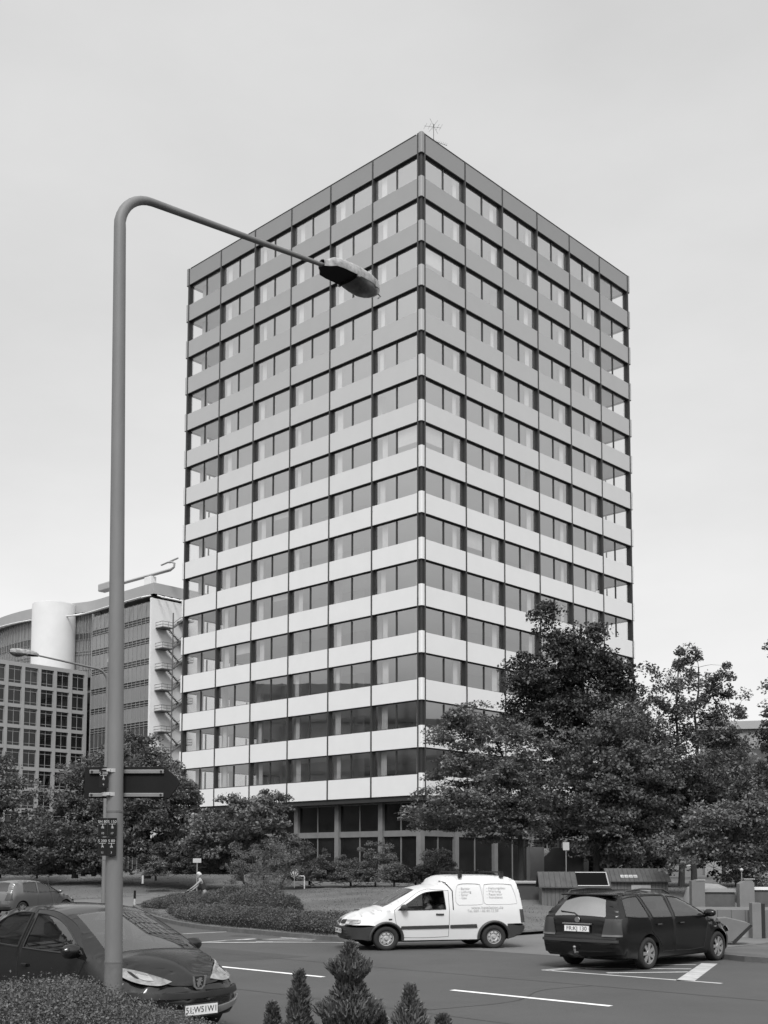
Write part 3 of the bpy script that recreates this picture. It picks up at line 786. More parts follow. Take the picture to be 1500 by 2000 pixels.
class Car:
    def __init__(c, top, W, wb, wr, sill=.22, f0=((0, .3), (.9, .3), (1.1, .85), (2, .85)), af=((0, .55), (.9, .5), (1.1, .3), (2, .3)), r0=None, ar=None,
                 fil=((0, .04), (9, .04)), filz=.10, fily=.13, p=2.6, crown=.03, arch=1.22):
        c.top = crom(top, 8); c.T = np.array(c.top)[:, :2]; c.W = np.array(W); c.wb = wb; c.wr = wr; c.sill = sill
        c.f0, c.af = np.array(f0), np.array(af); c.r0 = np.array(r0 or f0); c.ar = np.array(ar or af)
        c.fz, c.fy, c.p, c.crown, c.arch = filz, fily, p, crown, arch
        k = int(np.argmax(c.T[:, 1])); c.k = k
        c.zmin = c.T[:, 1].min()
    def xr(c, z):      # rear silhouette at height z
        A = c.T[:c.k + 1]; zz = np.maximum.accumulate(A[:, 1] + np.arange(len(A)) * 1e-7); return float(np.interp(z, zz, A[:, 0]))
    def xf(c, z):
        A = c.T[c.k:][::-1]; zz = np.maximum.accumulate(A[:, 1] + np.arange(len(A)) * 1e-7); return float(np.interp(z, zz, A[:, 0]))
    def zt(c, x):
        i0 = int(np.argmin(c.T[:, 0])); i1 = int(np.argmax(c.T[:, 0])); A = c.T[i0:i1 + 1]
        xx = np.maximum.accumulate(A[:, 0] + np.arange(len(A)) * 1e-7); return float(np.interp(x, xx, A[:, 1]))
    @staticmethod
    def F(t, f0, p):
        t = min(1, max(0, t)); return f0 + (1 - f0) * (1 - (1 - t) ** p) ** (1 / p)
    def Y(c, x, z):
        w = float(np.interp(z, c.W[:, 0], c.W[:, 1]))
        y = w * c.F((c.xf(z) - x) / np.interp(z, c.af[:, 0], c.af[:, 1]), np.interp(z, c.f0[:, 0], c.f0[:, 1]), c.p)
        y = min(y, w * c.F((x - c.xr(z)) / np.interp(z, c.ar[:, 0], c.ar[:, 1]), np.interp(z, c.r0[:, 0], c.r0[:, 1]), c.p))
        t2 = min(1, max(0, (c.zt(x) - z) / c.fz))
        return max(.02, y - c.fy * (1 - sqrt(max(0, 1 - (1 - t2) ** 2))))
    def XF(c, y, z, rear=False):
        w = float(np.interp(z, c.W[:, 0], c.W[:, 1])); f = abs(y) / w
        A0, AA = (c.r0, c.ar) if rear else (c.f0, c.af)
        f0 = np.interp(z, A0[:, 0], A0[:, 1]); a = np.interp(z, AA[:, 0], AA[:, 1])
        t = 0 if f <= f0 else 1 - (1 - min(.999, (f - f0) / (1 - f0)) ** c.p) ** (1 / c.p)
        b = c.crown * (1 - min(1, f / f0) ** 2)
        return (c.xr(z) + a * t - b) if rear else (c.xf(z) - a * t + b)
    # ---- triangulate a region given in side view and hang it on the flank
    def outline(c):
        b0, b1 = c.T[0], c.T[-1]; R_ = c.wr * c.arch; bot = []
        P = [tuple(v) for v in c.T]
        def arc(cx):
            h = c.sill - c.wr; a0 = math.asin(max(-1, min(1, h / R_)))
            return [(cx + R_ * cos(a), c.wr + R_ * sin(a)) for a in np.linspace(a0, pi - a0, 19)]
        bot += arc(c.wb) + [(x, c.sill) for x in np.linspace(c.wb - R_ - .1, R_ + .1, 12)] + arc(0)
        return P + bot
    def cdt(c, outer, holes, lines, st, fn, rim=True):
        vs, es = [], []
        def addp(P, closed=True):
            k = len(vs); vs.extend(P); n = len(P)
            for i in range(n if closed else n - 1): es.append((k + i, k + (i + 1) % n))
        addp(outer)
        for h in holes: addp(h)
        for l in lines: addp(l)
        O = np.array(outer); x0, z0 = O.min(0); x1, z1 = O.max(0)
        allp = np.array(vs)
        zs = np.arange(z0 + st * .5, z1, st); ts = [.004, .015, .035, .07, .12, .18, .25, .35, .45]
        cand = []
        for z in zs:
            for x in np.arange(x0 + st * .5, x1, st): cand.append((x, z))
            if rim:
                for t in ts: cand.append((c.xf(z) - t, z)); cand.append((c.xr(z) + t, z))
        if rim:
            for x in np.arange(x0, x1, st):
                for t in (.006, .02, .045, .08): cand.append((x, c.zt(x) - t))
        for q in cand:
            if not inpoly(q[0], q[1], outer): continue
            d = ((allp - np.array(q)) ** 2).sum(1).min()
            if d > (.006 if rim else .003) ** 2 * 4: vs.append(q)
        r = delaunay_2d_cdt([Vector(v) for v in vs], es, [], 0, 1e-5)
        V = [(v.x, v.y) for v in r[0]]; Fs = []
        for f in r[2]:
            cx = sum(V[i][0] for i in f) / len(f); cz = sum(V[i][1] for i in f) / len(f)
            if inpoly(cx, cz, outer): Fs.append((tuple(f), cx, cz))
        return V, Fs
    def shell(c, root, body, regions, windows, wmat, front_glass, rear_glass, st=.07, doors=(), trims=True, open_windows=(), rmat=None, fmat=None):
        """regions: (name, material, polygon in side view) painted onto the whole skin; windows: [(name, poly)]"""
        out = c.outline(); wp = [crom(list(p) + [p[0]], 6)[:-1] for _, p in windows]
        dp = [crom(list(p) + [p[0]], 6)[:-1] for p in doors]
        V, Fs = c.cdt(out, wp, [d for d in dp] + [list(r_[2]) for r_ in regions], st, None)
        cls = {}
        def which(x, z):
            for n_, m_, poly in regions:
                if inpoly(x, z, poly): return (n_, m_)
            for i, d in enumerate(dp):
                if inpoly(x, z, d): return ('door', body, i)
            return ('body', body)
        for f, cx, cz in Fs:
            if any(inpoly(cx, cz, w_) for w_ in wp): continue
            cls.setdefault(which(cx, cz), []).append(f)
        P3 = {}
        for sd in (1, -1):
            for kk, fl in cls.items():
                key = kk if kk[0] != 'door' else kk + (sd,)
                q = P3.setdefault(key, MB()); used = {}
                for f in fl:
                    idx = []
                    for i in f:
                        if i not in used:
                            used[i] = len(q.v); x, z = V[i]; q.v.append((x, sd * c.Y(x, z), z))
                        idx.append(used[i])
                    q.f.append(tuple(idx if sd < 0 else idx[::-1]))
        # centre strip over nose, bonnet, roof and tail
        NJ = 12
        rows = []
        for i, (x, z) in enumerate(c.T):
            ye = c.Y(x, z); tg = c.T[min(i + 1, len(c.T) - 1)] - c.T[max(i - 1, 0)]; tg = tg / (np.linalg.norm(tg) + 1e-9); nx, nz_ = -tg[1], tg[0]
            rows.append([(x + nx * c.crown * (1 - u * u), ye * u, z + nz_ * c.crown * (1 - u * u)) for u in np.linspace(-1, 1, NJ + 1)])
        def inr(i, rg): return rg is not None and rg[0] <= (c.T[i][0] + c.T[i + 1][0]) / 2 <= rg[1] and (c.T[i][1] + c.T[i + 1][1]) / 2 >= rg[2]
        gl = {'windscreen': (front_glass, 0), 'rear_window': (rear_glass, 1)}
        gq = {}
        for i in range(len(c.T) - 1):
            x, z = (c.T[i] + c.T[i + 1]) / 2
            g_ = 'windscreen' if (inr(i, front_glass) and i > c.k) else 'rear_window' if (inr(i, rear_glass) and i < c.k) else None
            w_ = which(x, z)
            if w_[0] == 'door': w_ = ('body', body)
            tgt = gq.setdefault(g_, MB()) if g_ else P3.setdefault(w_, MB())
            k0 = len(tgt.v); tgt.v += rows[i] + rows[i + 1]
            for j in range(NJ): tgt.f.append((k0 + j, k0 + j + 1, k0 + NJ + 2 + j, k0 + NJ + 1 + j))
        def fin(q, name, m, par=root, solid=.012):
            me = bpy.data.meshes.new(name); me.from_pydata(q.v, [], q.f); me.materials.append(m)
            b = bmesh.new(); b.from_mesh(me); bmesh.ops.remove_doubles(b, verts=b.verts, dist=.0015)
            bmesh.ops.recalc_face_normals(b, faces=b.faces); b.verts.index_update(); b_edges = [(e.verts[0].index, e.verts[1].index) for e in b.edges if len(e.link_faces) < 2 or e.calc_face_angle(0) > radians(40)]; b.to_mesh(me); b.free()
            me.polygons.foreach_set('use_smooth', [True] * len(me.polygons))
            o = link(name, me, par)
            bs = set(v for e in b_edges for v in e)
            vg = o.vertex_groups.new(name='inner'); vg.add([i for i in range(len(me.vertices)) if i not in bs], 1.0, 'ADD')
            if name in ('body', 'door', 'front_bumper', 'rear_bumper'):
                sm_ = o.modifiers.new('smooth', 'SMOOTH'); sm_.factor = .5; sm_.iterations = 25; sm_.vertex_group = 'inner'
            q_ = o.modifiers.new('edge', 'EDGE_SPLIT'); q_.split_angle = radians(42)
            return o
        res = {}
        for kk, q in P3.items():
            nm = kk[0]; o = fin(q, nm, kk[1]); res[kk] = o
        for g_, q in gq.items(): fin(q, g_, (rmat or wmat) if g_ == 'rear_window' else (fmat or wmat))
        # side windows
        for (nm, _), w_ in zip(windows, wp):
            Vw, Fw = c.cdt(w_, [], [], .08, None, rim=False)
            for sd in (1, -1):
                tr = MB(); pts = [(x, sd * (c.Y(x, z) + .002), z) for x, z in w_]; tr.tube(pts + [pts[0]], .011, 5, cap=False)
                t_ = tr.build('window_frame', M['rubber'], root, smooth=True)
                if (nm, sd) in open_windows: continue
                q = MB(); q.v = [(x, sd * (c.Y(x, z) - .004), z) for x, z in Vw]; q.f = [f for f, _, _ in Fw]; fin(q, nm, wmat, root)
        for d in dp:
            for sd in (1, -1):
                pts = [(x, sd * (c.Y(x, z) + .001), z) for x, z in d]; q = MB(); q.tube(pts + [pts[0]], .0045, 4, cap=False)
                q.build('door_seam', M['ink'], root)
        return res
    # ---- patches lying on the nose (y, z) or the flank (x, z)
    def patch(c, name, m, poly, root, where='front', off=.006, sd=1, st=.05, smooth_=6, thick=True):
        P = crom(list(poly) + [poly[0]], smooth_)[:-1]
        V, Fs = c.cdt(P, [], [], st, None, rim=False)
        def mp_(u, v, o):
            if where == 'front': return (c.XF(u, v) + o, u, v)
            if where == 'rear': return (c.XF(u, v, True) - o, u, v)
            return (u, sd * (c.Y(u, v) + o), v)
        q = MB(); q.v = [mp_(u, v, off) for u, v in V]; q.f = [f for f, _, _ in Fs]
        n = len(P)
        if thick:
            k = len(q.v); q.v += [mp_(u, v, off) for u, v in P] + [mp_(u, v, -.02) for u, v in P]
            q.f += [(k + i, k + (i + 1) % n, k + n + (i + 1) % n, k + n + i) for i in range(n)]
        me = bpy.data.meshes.new(name); me.from_pydata(q.v, [], q.f); me.materials.append(m)
        b = bmesh.new(); b.from_mesh(me); bmesh.ops.remove_doubles(b, verts=b.verts, dist=.0005); bmesh.ops.recalc_face_normals(b, faces=b.faces); b.to_mesh(me); b.free()
        me.polygons.foreach_set('use_smooth', [True] * len(me.polygons))
        o = link(name, me, root); q_ = o.modifiers.new('edge', 'EDGE_SPLIT'); q_.split_angle = radians(40); return o
    def wheels(c, root, track, wid=.19, kind='alloy', rim=.66):
        r = c.wr; rr_ = r * rim
        ty = MB(); ty.lathe([(rr_, -wid / 2), (r * .93, -wid / 2), (r * .985, -wid / 2 + .02), (r, -wid / 2 + .05), (r, wid / 2 - .05), (r * .985, wid / 2 - .02), (r * .93, wid / 2), (rr_, wid / 2), (rr_ * .97, wid / 2 - .03)], 36, axis='y')
        tme = ty.mesh('tyre', M['tyre'], True)
        rm = MB(); rm.lathe([(rr_ * .99, wid / 2 - .01), (rr_ * .93, wid / 2 - .012), (rr_ * .9, wid / 2 - .05)], 36, axis='y')
        if kind == 'alloy':
            for k in range(7):
                a = 2 * pi * k / 7; n1 = .13 * rr_ / .2
                pl = [(.05, -.028), (rr_ * .93, -.036), (rr_ * .93, .036), (.05, .028)]
                rm.prism([(u * cos(a) - v * sin(a), u * sin(a) + v * cos(a)) for u, v in pl], lambda u, v, d: (u, d, v), wid / 2 - .035, wid / 2 - .012)
            rm.lathe([(.001, wid / 2 - .002), (.06, wid / 2 - .006), (.065, wid / 2 - .03)], 20, axis='y')
        else:
            rm.lathe([(.001, wid / 2 + .0), (.035, wid / 2 + .0), (.045, wid / 2 - .04), (.075, wid / 2 - .045), (.10, wid / 2 - .02), (rr_ * .80, wid / 2 - .025), (rr_ * .9, wid / 2 - .05)], 32, axis='y')
        rme = rm.mesh('rim', M['alloy' if kind == 'alloy' else 'hub'], False)
        hl = MB()
        if kind != 'alloy':
            for k in range(8):
                a = 2 * pi * k / 8; hl.lathe([(.001, 0), (.016, 0)], 10, origin=(rr_ * .68 * cos(a), wid / 2 - .018, rr_ * .68 * sin(a)), axis='y')
        else: hl.lathe([(.001, wid / 2 - .06), (rr_ * .9, wid / 2 - .06)], 30, axis='y')
        hme = hl.mesh('brake_disc', M['ink'])
        for x in (0, c.wb):
            for s_ in (1, -1):
                w_ = thing('wheel', None, None, (x, s_ * (track / 2 - wid / 2), r)); w_.parent = root
                if s_ < 0: w_.rotation_euler = (0, 0, pi)
                link('tyre', tme, w_); link('rim', rme, w_); link('brake_disc', hme, w_)
        q = MB(); q.box(c.T[0][0] + .15, -r * 1.25, -track / 2 + .25, track / 2 - .25, c.sill - .02, .55)
        q.box(r * 1.25, c.wb - r * 1.25, -track / 2 + .05, track / 2 - .05, c.sill - .03, .42)
        q.box(c.wb + r * 1.2, c.T[-1][0] - .15, -track / 2 + .25, track / 2 - .25, c.sill - .02, .5)
        q.box(-r * 1.3, r * 1.3, -track / 2 + wid + .03, track / 2 - wid - .03, .2, .75); q.box(c.wb - r * 1.3, c.wb + r * 1.3, -track / 2 + wid + .03, track / 2 - wid - .03, .2, .75)
        q.build('underbody', M['under'], root)
    def interior(c, root, belt, xf, xrr, hw):
        q = MB(); q.box(xrr, xf, -hw, hw, .36, .42); q.box(xf - .35, xf + .05, -hw, hw, .42, belt - .03); q.build('cabin_floor', M['under'], root)
        for x in (xf - 1.05,):
            for s_ in (1, -1):
                q = MB(); y = s_ * hw * .52; q.box(x - .25, x + .25, y - .24, y + .24, .42, .62)
                q.add([(x - .28, y - .23, .6), (x - .28, y + .23, .6), (x - .14, y + .23, .6), (x - .14, y - .23, .6), (x - .46, y - .2, belt + .12), (x - .46, y + .2, belt + .12), (x - .36, y + .2, belt + .12), (x - .36, y - .2, belt + .12)],
                      [(0, 1, 2, 3), (4, 5, 6, 7), (0, 1, 5, 4), (1, 2, 6, 5), (2, 3, 7, 6), (3, 0, 4, 7)])
                q.box(x - .50, x - .41, y - .12, y + .12, belt + .14, belt + .30)
                q.build('seat', M['seat'], root, bevel=.03)
        x = xrr + .45
        q = MB(); q.box(x - .2, x + .35, -hw * .85, hw * .85, .42, .62); q.box(x - .35, x - .2, -hw * .85, hw * .85, .5, belt + .08); q.build('rear_seat', M['seat'], root, bevel=.03)
        st_ = MB(); pts = [(xf - .52 + .1 * sin(a) * .4, hw * .52 + .17 * cos(a), belt + .0 + .16 * sin(a)) for a in np.linspace(0, 2 * pi, 17)]
        st_.tube(pts, .014, 5, cap=False); st_.tube([(xf - .3, hw * .52, belt - .1), (xf - .52, hw * .52, belt)], .02, 5); st_.build('steering_wheel', M['ink'], root)

def plate_on(root, x, z, text, rear=False, w_=.52, h_=.11, tilt=0.0):
    p = thing('number_plate', None, None, (x, 0, z)); p.parent = root
    sgn = -1 if rear else 1
    q = MB(); q.box(-.008 * sgn, .004 * sgn, -w_ / 2 - .015, w_ / 2 + .015, -h_ / 2 - .015, h_ / 2 + .015); q.build('holder', M['plastic'], p)
    q = MB(); q.box(.0045 * sgn, .009 * sgn, -w_ / 2, w_ / 2, -h_ / 2, h_ / 2); q.build('plate', M['plate'], p)
    text_obj('characters', text, h_ * (1.0 if w_ > .5 else .86), M['ink'], p, (.0105 * sgn, 0, 0), (pi / 2, 0, pi / 2 * sgn), .001)
    return p
def mirror(root, x, y, z, s_, m, sc=1.0):
    q = MB(); q.lathe([(.001, -.10), (.05, -.095), (.085, -.06), (.095, 0), (.085, .06), (.05, .095), (.001, .10)], 16, axis='y')
    q.v = [(x + v[0] * .9 * sc, y + s_ * .1 + v[1] * 1.15 * sc, z + .06 + v[2] * .85 * sc) for v in q.v]
    k = q.build('wing_mirror', m, root, smooth=True)
    a = MB(); a.tube([(x + .05, y - s_ * .02, z - .01), (x, y + s_ * .06, z + .03)], .025, 6); a.build('bracket', M['plastic'], k)
    return k

# ---- near dark three door hatchback
pb = mat('graphite_paint', 0.010, 0.14, metal=0.0, spec=0.55, coat=0.0)
pg = thing('parked_car', 'dark three door hatchback in the left foreground behind the hedge, nose pointing right', 'car', (-4.72, 16.08, 0), radians(-42.5))
pg.scale = (1.05, 1.05, 1.08)
c = Car(top=[(-.52, .26), (-.60, .34), (-.63, .50), (-.62, .62), (-.58, .86), (-.53, .98, 0), (-.38, 1.18), (-.22, 1.32, 0), (0.05, 1.385), (.5, 1.43), (1.0, 1.425), (1.3, 1.385), (1.48, 1.33, 0),
             (1.78, 1.20), (2.08, 1.06), (2.34, .925, 0), (2.55, .885), (2.8, .805), (3.03, .70), (3.12, .635, 0), (3.18, .57), (3.215, .50), (3.215, .40), (3.19, .30), (3.12, .22)],
        W=[(0, .74), (.25, .79), (.45, .825), (.7, .83), (.9, .815), (1.0, .79), (1.3, .67), (1.43, .62)], wb=2.44, wr=.29,
        f0=((0, .26), (.75, .28), (.93, .88), (2, .92)), af=((0, .60), (.6, .60), (.8, .7), (.95, .3), (2, .3)), r0=((0, .4), (.9, .5), (1.0, .75), (2, .8)), ar=((0, .4), (.9, .4), (2, .4)), filz=.10, fily=.11, crown=.035)
win = [('side_window', [(.78, .94, 0), (1.5, .925), (2.10, .93, 0), (1.78, 1.12), (1.45, 1.27), (1.15, 1.335), (.86, 1.35, 0)]),
       ('quarter_window', [(.66, .945, 0), (.2, .965), (-.05, 1.0), (-.12, 1.08), (.02, 1.22), (.28, 1.325), (.50, 1.355), (.74, 1.355, 0)])]
door = [(.71, .95, 0), (.68, .6), (.78, .33, 0), (1.4, .28), (1.86, .30, 0), (2.0, .6), (2.2, .90, 0), (1.82, 1.16), (1.46, 1.315), (1.15, 1.385), (.80, 1.395, 0)]
c.shell(pg, pb, [('lower_grille', M['plastic'], [(2.9, .22), (2.9, .30), (3.6, .30), (3.6, .18)])], win, M['carglass'], (1.45, 2.33, .9), (-.53, -.22, .95), doors=[door], st=.05, fmat=glass('windscreen_glass', .45, 2.3, .01))
c.wheels(pg, 1.62, kind='alloy'); c.interior(pg, .93, 2.2, -.3, .66)
for s_ in (1, -1):
    hl = c.patch('headlight', M['lamp'], [(s_ * .28, .655, 0), (s_ * .48, .625), (s_ * .70, .675), (s_ * .775, .815, 0), (s_ * .66, .80), (s_ * .48, .745)], pg, 'front', off=.012)
    c.patch('reflector', mat('bright_reflector', .8, .1, metal=.9), [(s_ * .50, .675), (s_ * .60, .69), (s_ * .60, .745), (s_ * .50, .73)], hl, 'front', off=.018)
    c.patch('lens_rim', M['ink'], [(s_ * .62, .70), (s_ * .65, .71), (s_ * .66, .77), (s_ * .63, .76)], hl, 'front', off=.016)
    c.patch('tail_light', M['lampd'], [(s_ * .60, .70, 0), (s_ * .76, .72, 0), (s_ * .74, .98, 0), (s_ * .62, .96, 0)], pg, 'rear')
    mirror(pg, 1.98, s_ * .78, .90, s_, pb, 1.05)
# slim upper grille, lower bumper insert, light bumper strip
c.patch('grille', M['ink'], [(-.30, .615), (0, .60), (.30, .615), (.34, .64), (0, .625), (-.34, .64)], pg, 'front', off=.008)
c.patch('bumper_strip', M['ink'], [(-.74, .50), (-.4, .475), (0, .465), (.4, .475), (.74, .50), (.74, .56), (.4, .535), (0, .525), (-.4, .535), (-.74, .56)], pg, 'front', off=.012)
c.patch('bumper', mat('light_bumper', .26, .4, metal=.2), [(-.60, .40), (-.3, .355), (0, .345), (.3, .355), (.60, .40), (.70, .45), (.68, .37), (.3, .27), (0, .26), (-.3, .27), (-.68, .37), (-.70, .45)], pg, 'front', off=.03)
c.patch('air_intake', M['ink'], [(-.5, .285, 0), (.5, .285, 0), (.42, .225, 0), (-.42, .225, 0)], pg, 'front', off=.010)
plate_on(pg, 3.285, .345, '51:W51W1', w_=.46)
# badge: a shield holding a rearing lion with raised paws and curled tail
bdg = MB(); sh = [(-.075, .07), (-.055, .07), (-.04, -.035), (-.02, -.06), (.02, -.06), (.04, -.035), (.055, .07), (.075, .07), (.058, -.045), (.028, -.078), (-.028, -.078), (-.058, -.045)]
bdg.prism(sh, lambda u, v, d: (d, u, v), 0, .012)
bdg.v = [(v[0], v[1] * 1.35, v[2] * 1.0) for v in bdg.v]
bx = 3.235
bo = bdg.build('badge', M['chrome'], pg, loc=(bx, 0, .64))
bk = MB(); bk.prism([(-.07, .065), (.07, .065), (.05, -.04), (.025, -.062), (-.025, -.062), (-.05, -.04)], lambda u, v, d: (d, u, v), -.03, .002); bk.build('badge_ground', M['ink'], bo)
ln = MB(); body_ = [(-.018, -.055), (.0, -.05), (.004, -.025), (.012, -.035), (.026, -.034), (.02, -.02), (.014, -.008), (.018, .008), (.034, .004), (.038, .014), (.02, .024), (.03, .034), (.028, .046), (.012, .054), (-.006, .048), (-.012, .034), (-.026, .04), (-.036, .028), (-.03, .02), (-.018, .022), (-.022, .004), (-.03, -.012), (-.022, -.03)]
ln.prism(body_, lambda u, v, d: (d, u, v), .003, .012); ln.v = [(v[0], v[1] * 1.3, v[2]) for v in ln.v]; ln.build('badge_lion', M['chrome'], bo)
for s_ in (1, -1):
    q = MB(); q.tube([(.93, s_ * (c.Y(.93, .74) + .012), .74), (.81, s_ * (c.Y(.81, .74) + .012), .74)], .022, 8); q.build('door_handle', pb, pg, smooth=True)
q = MB(); q.tube([(2.2, .35, .965), (1.95, -.15, 1.10)], .012, 4); q.tube([(2.22, -.2, .965), (1.98, -.6, 1.075)], .012, 4); q.build('wiper', M['ink'], pg)
q = MB(); q.tube([(.15, 0, 1.42), (-.05, 0, 1.75)], .006, 5); q.build('aerial', M['ink'], pg)

# ---- white panel van
pw_ = mat('white_van_paint', 0.62, 0.35, spec=0.5, coat=0.6, amp=.03, scale=2)
vn = thing('panel_van', 'small white panel van with raised box body and roof bars crossing the road', 'van', (2.53, 29.75, -.0), radians(196.5))
vn.scale = (1.09, 1.09, 1.0)
c = Car(top=[(-.62, .30), (-.76, .38), (-.80, .50), (-.80, .62), (-.77, .9), (-.72, 1.3), (-.66, 1.6), (-.60, 1.73), (-.45, 1.80, 0), (0, 1.825), (.7, 1.83), (1.05, 1.815), (1.18, 1.78), (1.28, 1.66), (1.36, 1.585, 0), (1.6, 1.545), (1.85, 1.475, 0),
             (2.2, 1.27), (2.62, 1.03, 0), (2.9, .97), (3.2, .86), (3.36, .76), (3.43, .66, 0), (3.46, .55), (3.46, .40), (3.42, .28)],
        W=[(0, .76), (.25, .81), (.6, .845), (.95, .84), (1.05, .82), (1.5, .74), (1.85, .66)], wb=2.6, wr=.295, sill=.24,
        f0=((0, .3), (.85, .3), (1.1, .8), (1.48, .82), (1.6, .82), (2, .82)), af=((0, .5), (.85, .6), (1.1, .4), (2, .4)), r0=((0, .86), (2, .86)), ar=((0, .14), (2, .14)), filz=.11, fily=.12, crown=.03, arch=1.26)
win = [('side_window', [(1.18, 1.0, 0), (1.8, .985), (2.33, .985, 0), (2.05, 1.17), (1.80, 1.345), (1.60, 1.42), (1.22, 1.45, 0)])]
door = [(1.10, 1.46, 0), (1.10, .9), (1.12, .32, 0), (1.7, .30), (2.2, .31, 0), (2.36, .6), (2.42, .98, 0), (2.1, 1.22), (1.82, 1.42), (1.6, 1.495, 0)]
c.shell(vn, pw_, [('front_bumper', M['plastic'], [(2.62, .2), (2.62, .60), (3.7, .575), (3.7, .1)]), ('rear_bumper', M['plastic'], [(-1, .2), (-1, .62), (-.33, .62), (-.33, .2)])], win, M['carglass'], (1.86, 2.6, 1.0), (-.9, -.63, 1.05), doors=[door], open_windows=(('side_window', 1),))
c.wheels(vn, 1.66, kind='steel', rim=.60); c.interior(vn, .98, 2.6, 1.0, .68)
q = MB(); q.box(1.0, 1.06, -.68, .68, .4, 1.62); q.build('bulkhead', M['under'], vn)
for s_ in (1, -1):
    hl = c.patch('headlight', M['lamp'], [(s_ * .34, .635, 0), (s_ * .62, .63, 0), (s_ * .76, .67, 0), (s_ * .74, .76, 0), (s_ * .34, .745, 0)], vn, 'front', off=.008)
    c.patch('reflector', mat('bright_reflector', .85, .15, metal=.8), [(s_ * .38, .65, 0), (s_ * .54, .65, 0), (s_ * .54, .70, 0), (s_ * .38, .70, 0)], hl, 'front', off=.012)
    c.patch('grille', M['ink'], [(s_ * .03, .655), (s_ * .27, .65), (s_ * .27, .735), (s_ * .05, .735)], vn, 'front', off=.008)
    c.patch('tail_light', M['lampd'], [(-.775, .64, 0), (-.67, .64, 0), (-.64, .98, 0), (-.735, .98, 0)], vn, 'side', off=.006, sd=s_)
    c.patch('rubbing_strip', M['plastic'], [(.42, .535, 0), (1.08, .53, 0), (1.08, .605, 0), (.44, .62, 0)], vn, 'side', off=.018, sd=s_)
    c.patch('rubbing_strip', M['plastic'], [(1.12, .53, 0), (2.27, .52, 0), (2.25, .59, 0), (1.12, .605, 0)], vn, 'side', off=.018, sd=s_)
    for x in (2.6, 0):
        pts = [(x + c.wr * 1.3 * cos(a), s_ * (c.Y(x + c.wr * 1.3 * cos(a), c.wr + c.wr * 1.3 * sin(a)) + .006), c.wr + c.wr * 1.3 * sin(a)) for a in np.linspace(-.1, pi + .1, 20)]
        q = MB(); q.tube(pts, .035, 6); q.build('arch_trim', M['plastic'], vn, smooth=True)
    q = MB(); q.tube([(1.42, s_ * (c.Y(1.4, .87) + .01), .875), (1.24, s_ * (c.Y(1.24, .87) + .01), .87)], .022, 6); q.build('door_handle', M['plastic'], vn)
    c.patch('indicator', M['lampd'], [(2.47, .74, 0), (2.55, .74, 0), (2.55, .775, 0), (2.47, .775, 0)], vn, 'side', off=.006, sd=s_)
    mirror(vn, 2.2, s_ * .80, .99, s_, M['plastic'], .95)
    # pressed panel outlines on the box side
    for pl in ([(.86, 1.10), (.34, 1.11), (.26, 1.2), (.30, 1.55), (.36, 1.62), (.80, 1.62), (.90, 1.5), (.93, 1.2)], [(.18, 1.11), (-.50, 1.12), (-.58, 1.2), (-.50, 1.52), (-.42, 1.61), (.12, 1.62), (.22, 1.55), (.24, 1.2)]):
        P = crom([p for p in pl] + [pl[0]], 5)[:-1]; pts = [(x, s_ * (c.Y(x, z) + .001), z) for x, z in P]
        q = MB(); q.tube(pts + [pts[0]], .008, 5, cap=False); q.build('pressed_panel', M['panelgrey'] if 'panelgrey' in M else M.setdefault('panelgrey', mat('panel_shadow_line', .5, .5)), vn)
    q = MB(); q.tube([(1.0, s_ * c.Y(1.0, 1.0), .98), (1.0, s_ * (c.Y(1.0, 1.45)), 1.45), (1.16, s_ * (c.Y(1.16, 1.62)), 1.66), (1.26, s_ * .55, 1.69)], .012, 5); q.build('body_joint', M['ink'], vn)
plate_on(vn, 3.505, .47, 'DA:PK 418')
M['faint'] = mat('faded_lettering', 0.42, 0.6)
def on_side(c, root, body_, x, z, size, s_, m):
    y = c.Y(x, z); dz = .1; tilt = atan2(c.Y(x, z - dz) - c.Y(x, z + dz), 2 * dz)
    o = text_obj('lettering', body_, size, m, root, (x, s_ * (y + .006), z), (pi / 2 - tilt * 1.0, 0, pi), .001, 'LEFT')
    return o
for k, (a_, b_) in enumerate((('- Sanitär', '- Heizungsbau'), ('- Lüftung', '- Wartung'), ('- Solar', '- Reparatur'), ('- Gas', '- Notdienst'))):
    on_side(c, vn, a_, .84, 1.505 - k * .078, .085, 1, M['faint']); on_side(c, vn, b_, .16, 1.515 - k * .078, .085, 1, M['faint'])
on_side(c, vn, 'www.installation.de', .56, 1.03, .10, 1, M['faint']); on_side(c, vn, 'Tel. 069 - 66 44 12 50', .66, .955, .085, 1, M['faint'])
# roof bars
for x in (-.25, .78):
    q = MB(); q.box(x - .025, x + .025, -.70, .70, 1.90, 1.935); q.box(x - .04, x + .04, -.70, -.62, 1.78, 1.92); q.box(x - .04, x + .04, .62, .70, 1.78, 1.92); q.build('roof_bar', M['ink'], vn)
q = MB(); q.tube([(2.58, .3, 1.06), (2.25, -.25, 1.25)], .012, 4); q.build('wiper', M['ink'], vn)
q = MB(); q.box(2.86, 3.06, -.28, .02, .955, .968); q.build('bonnet_vent', M['ink'], vn)

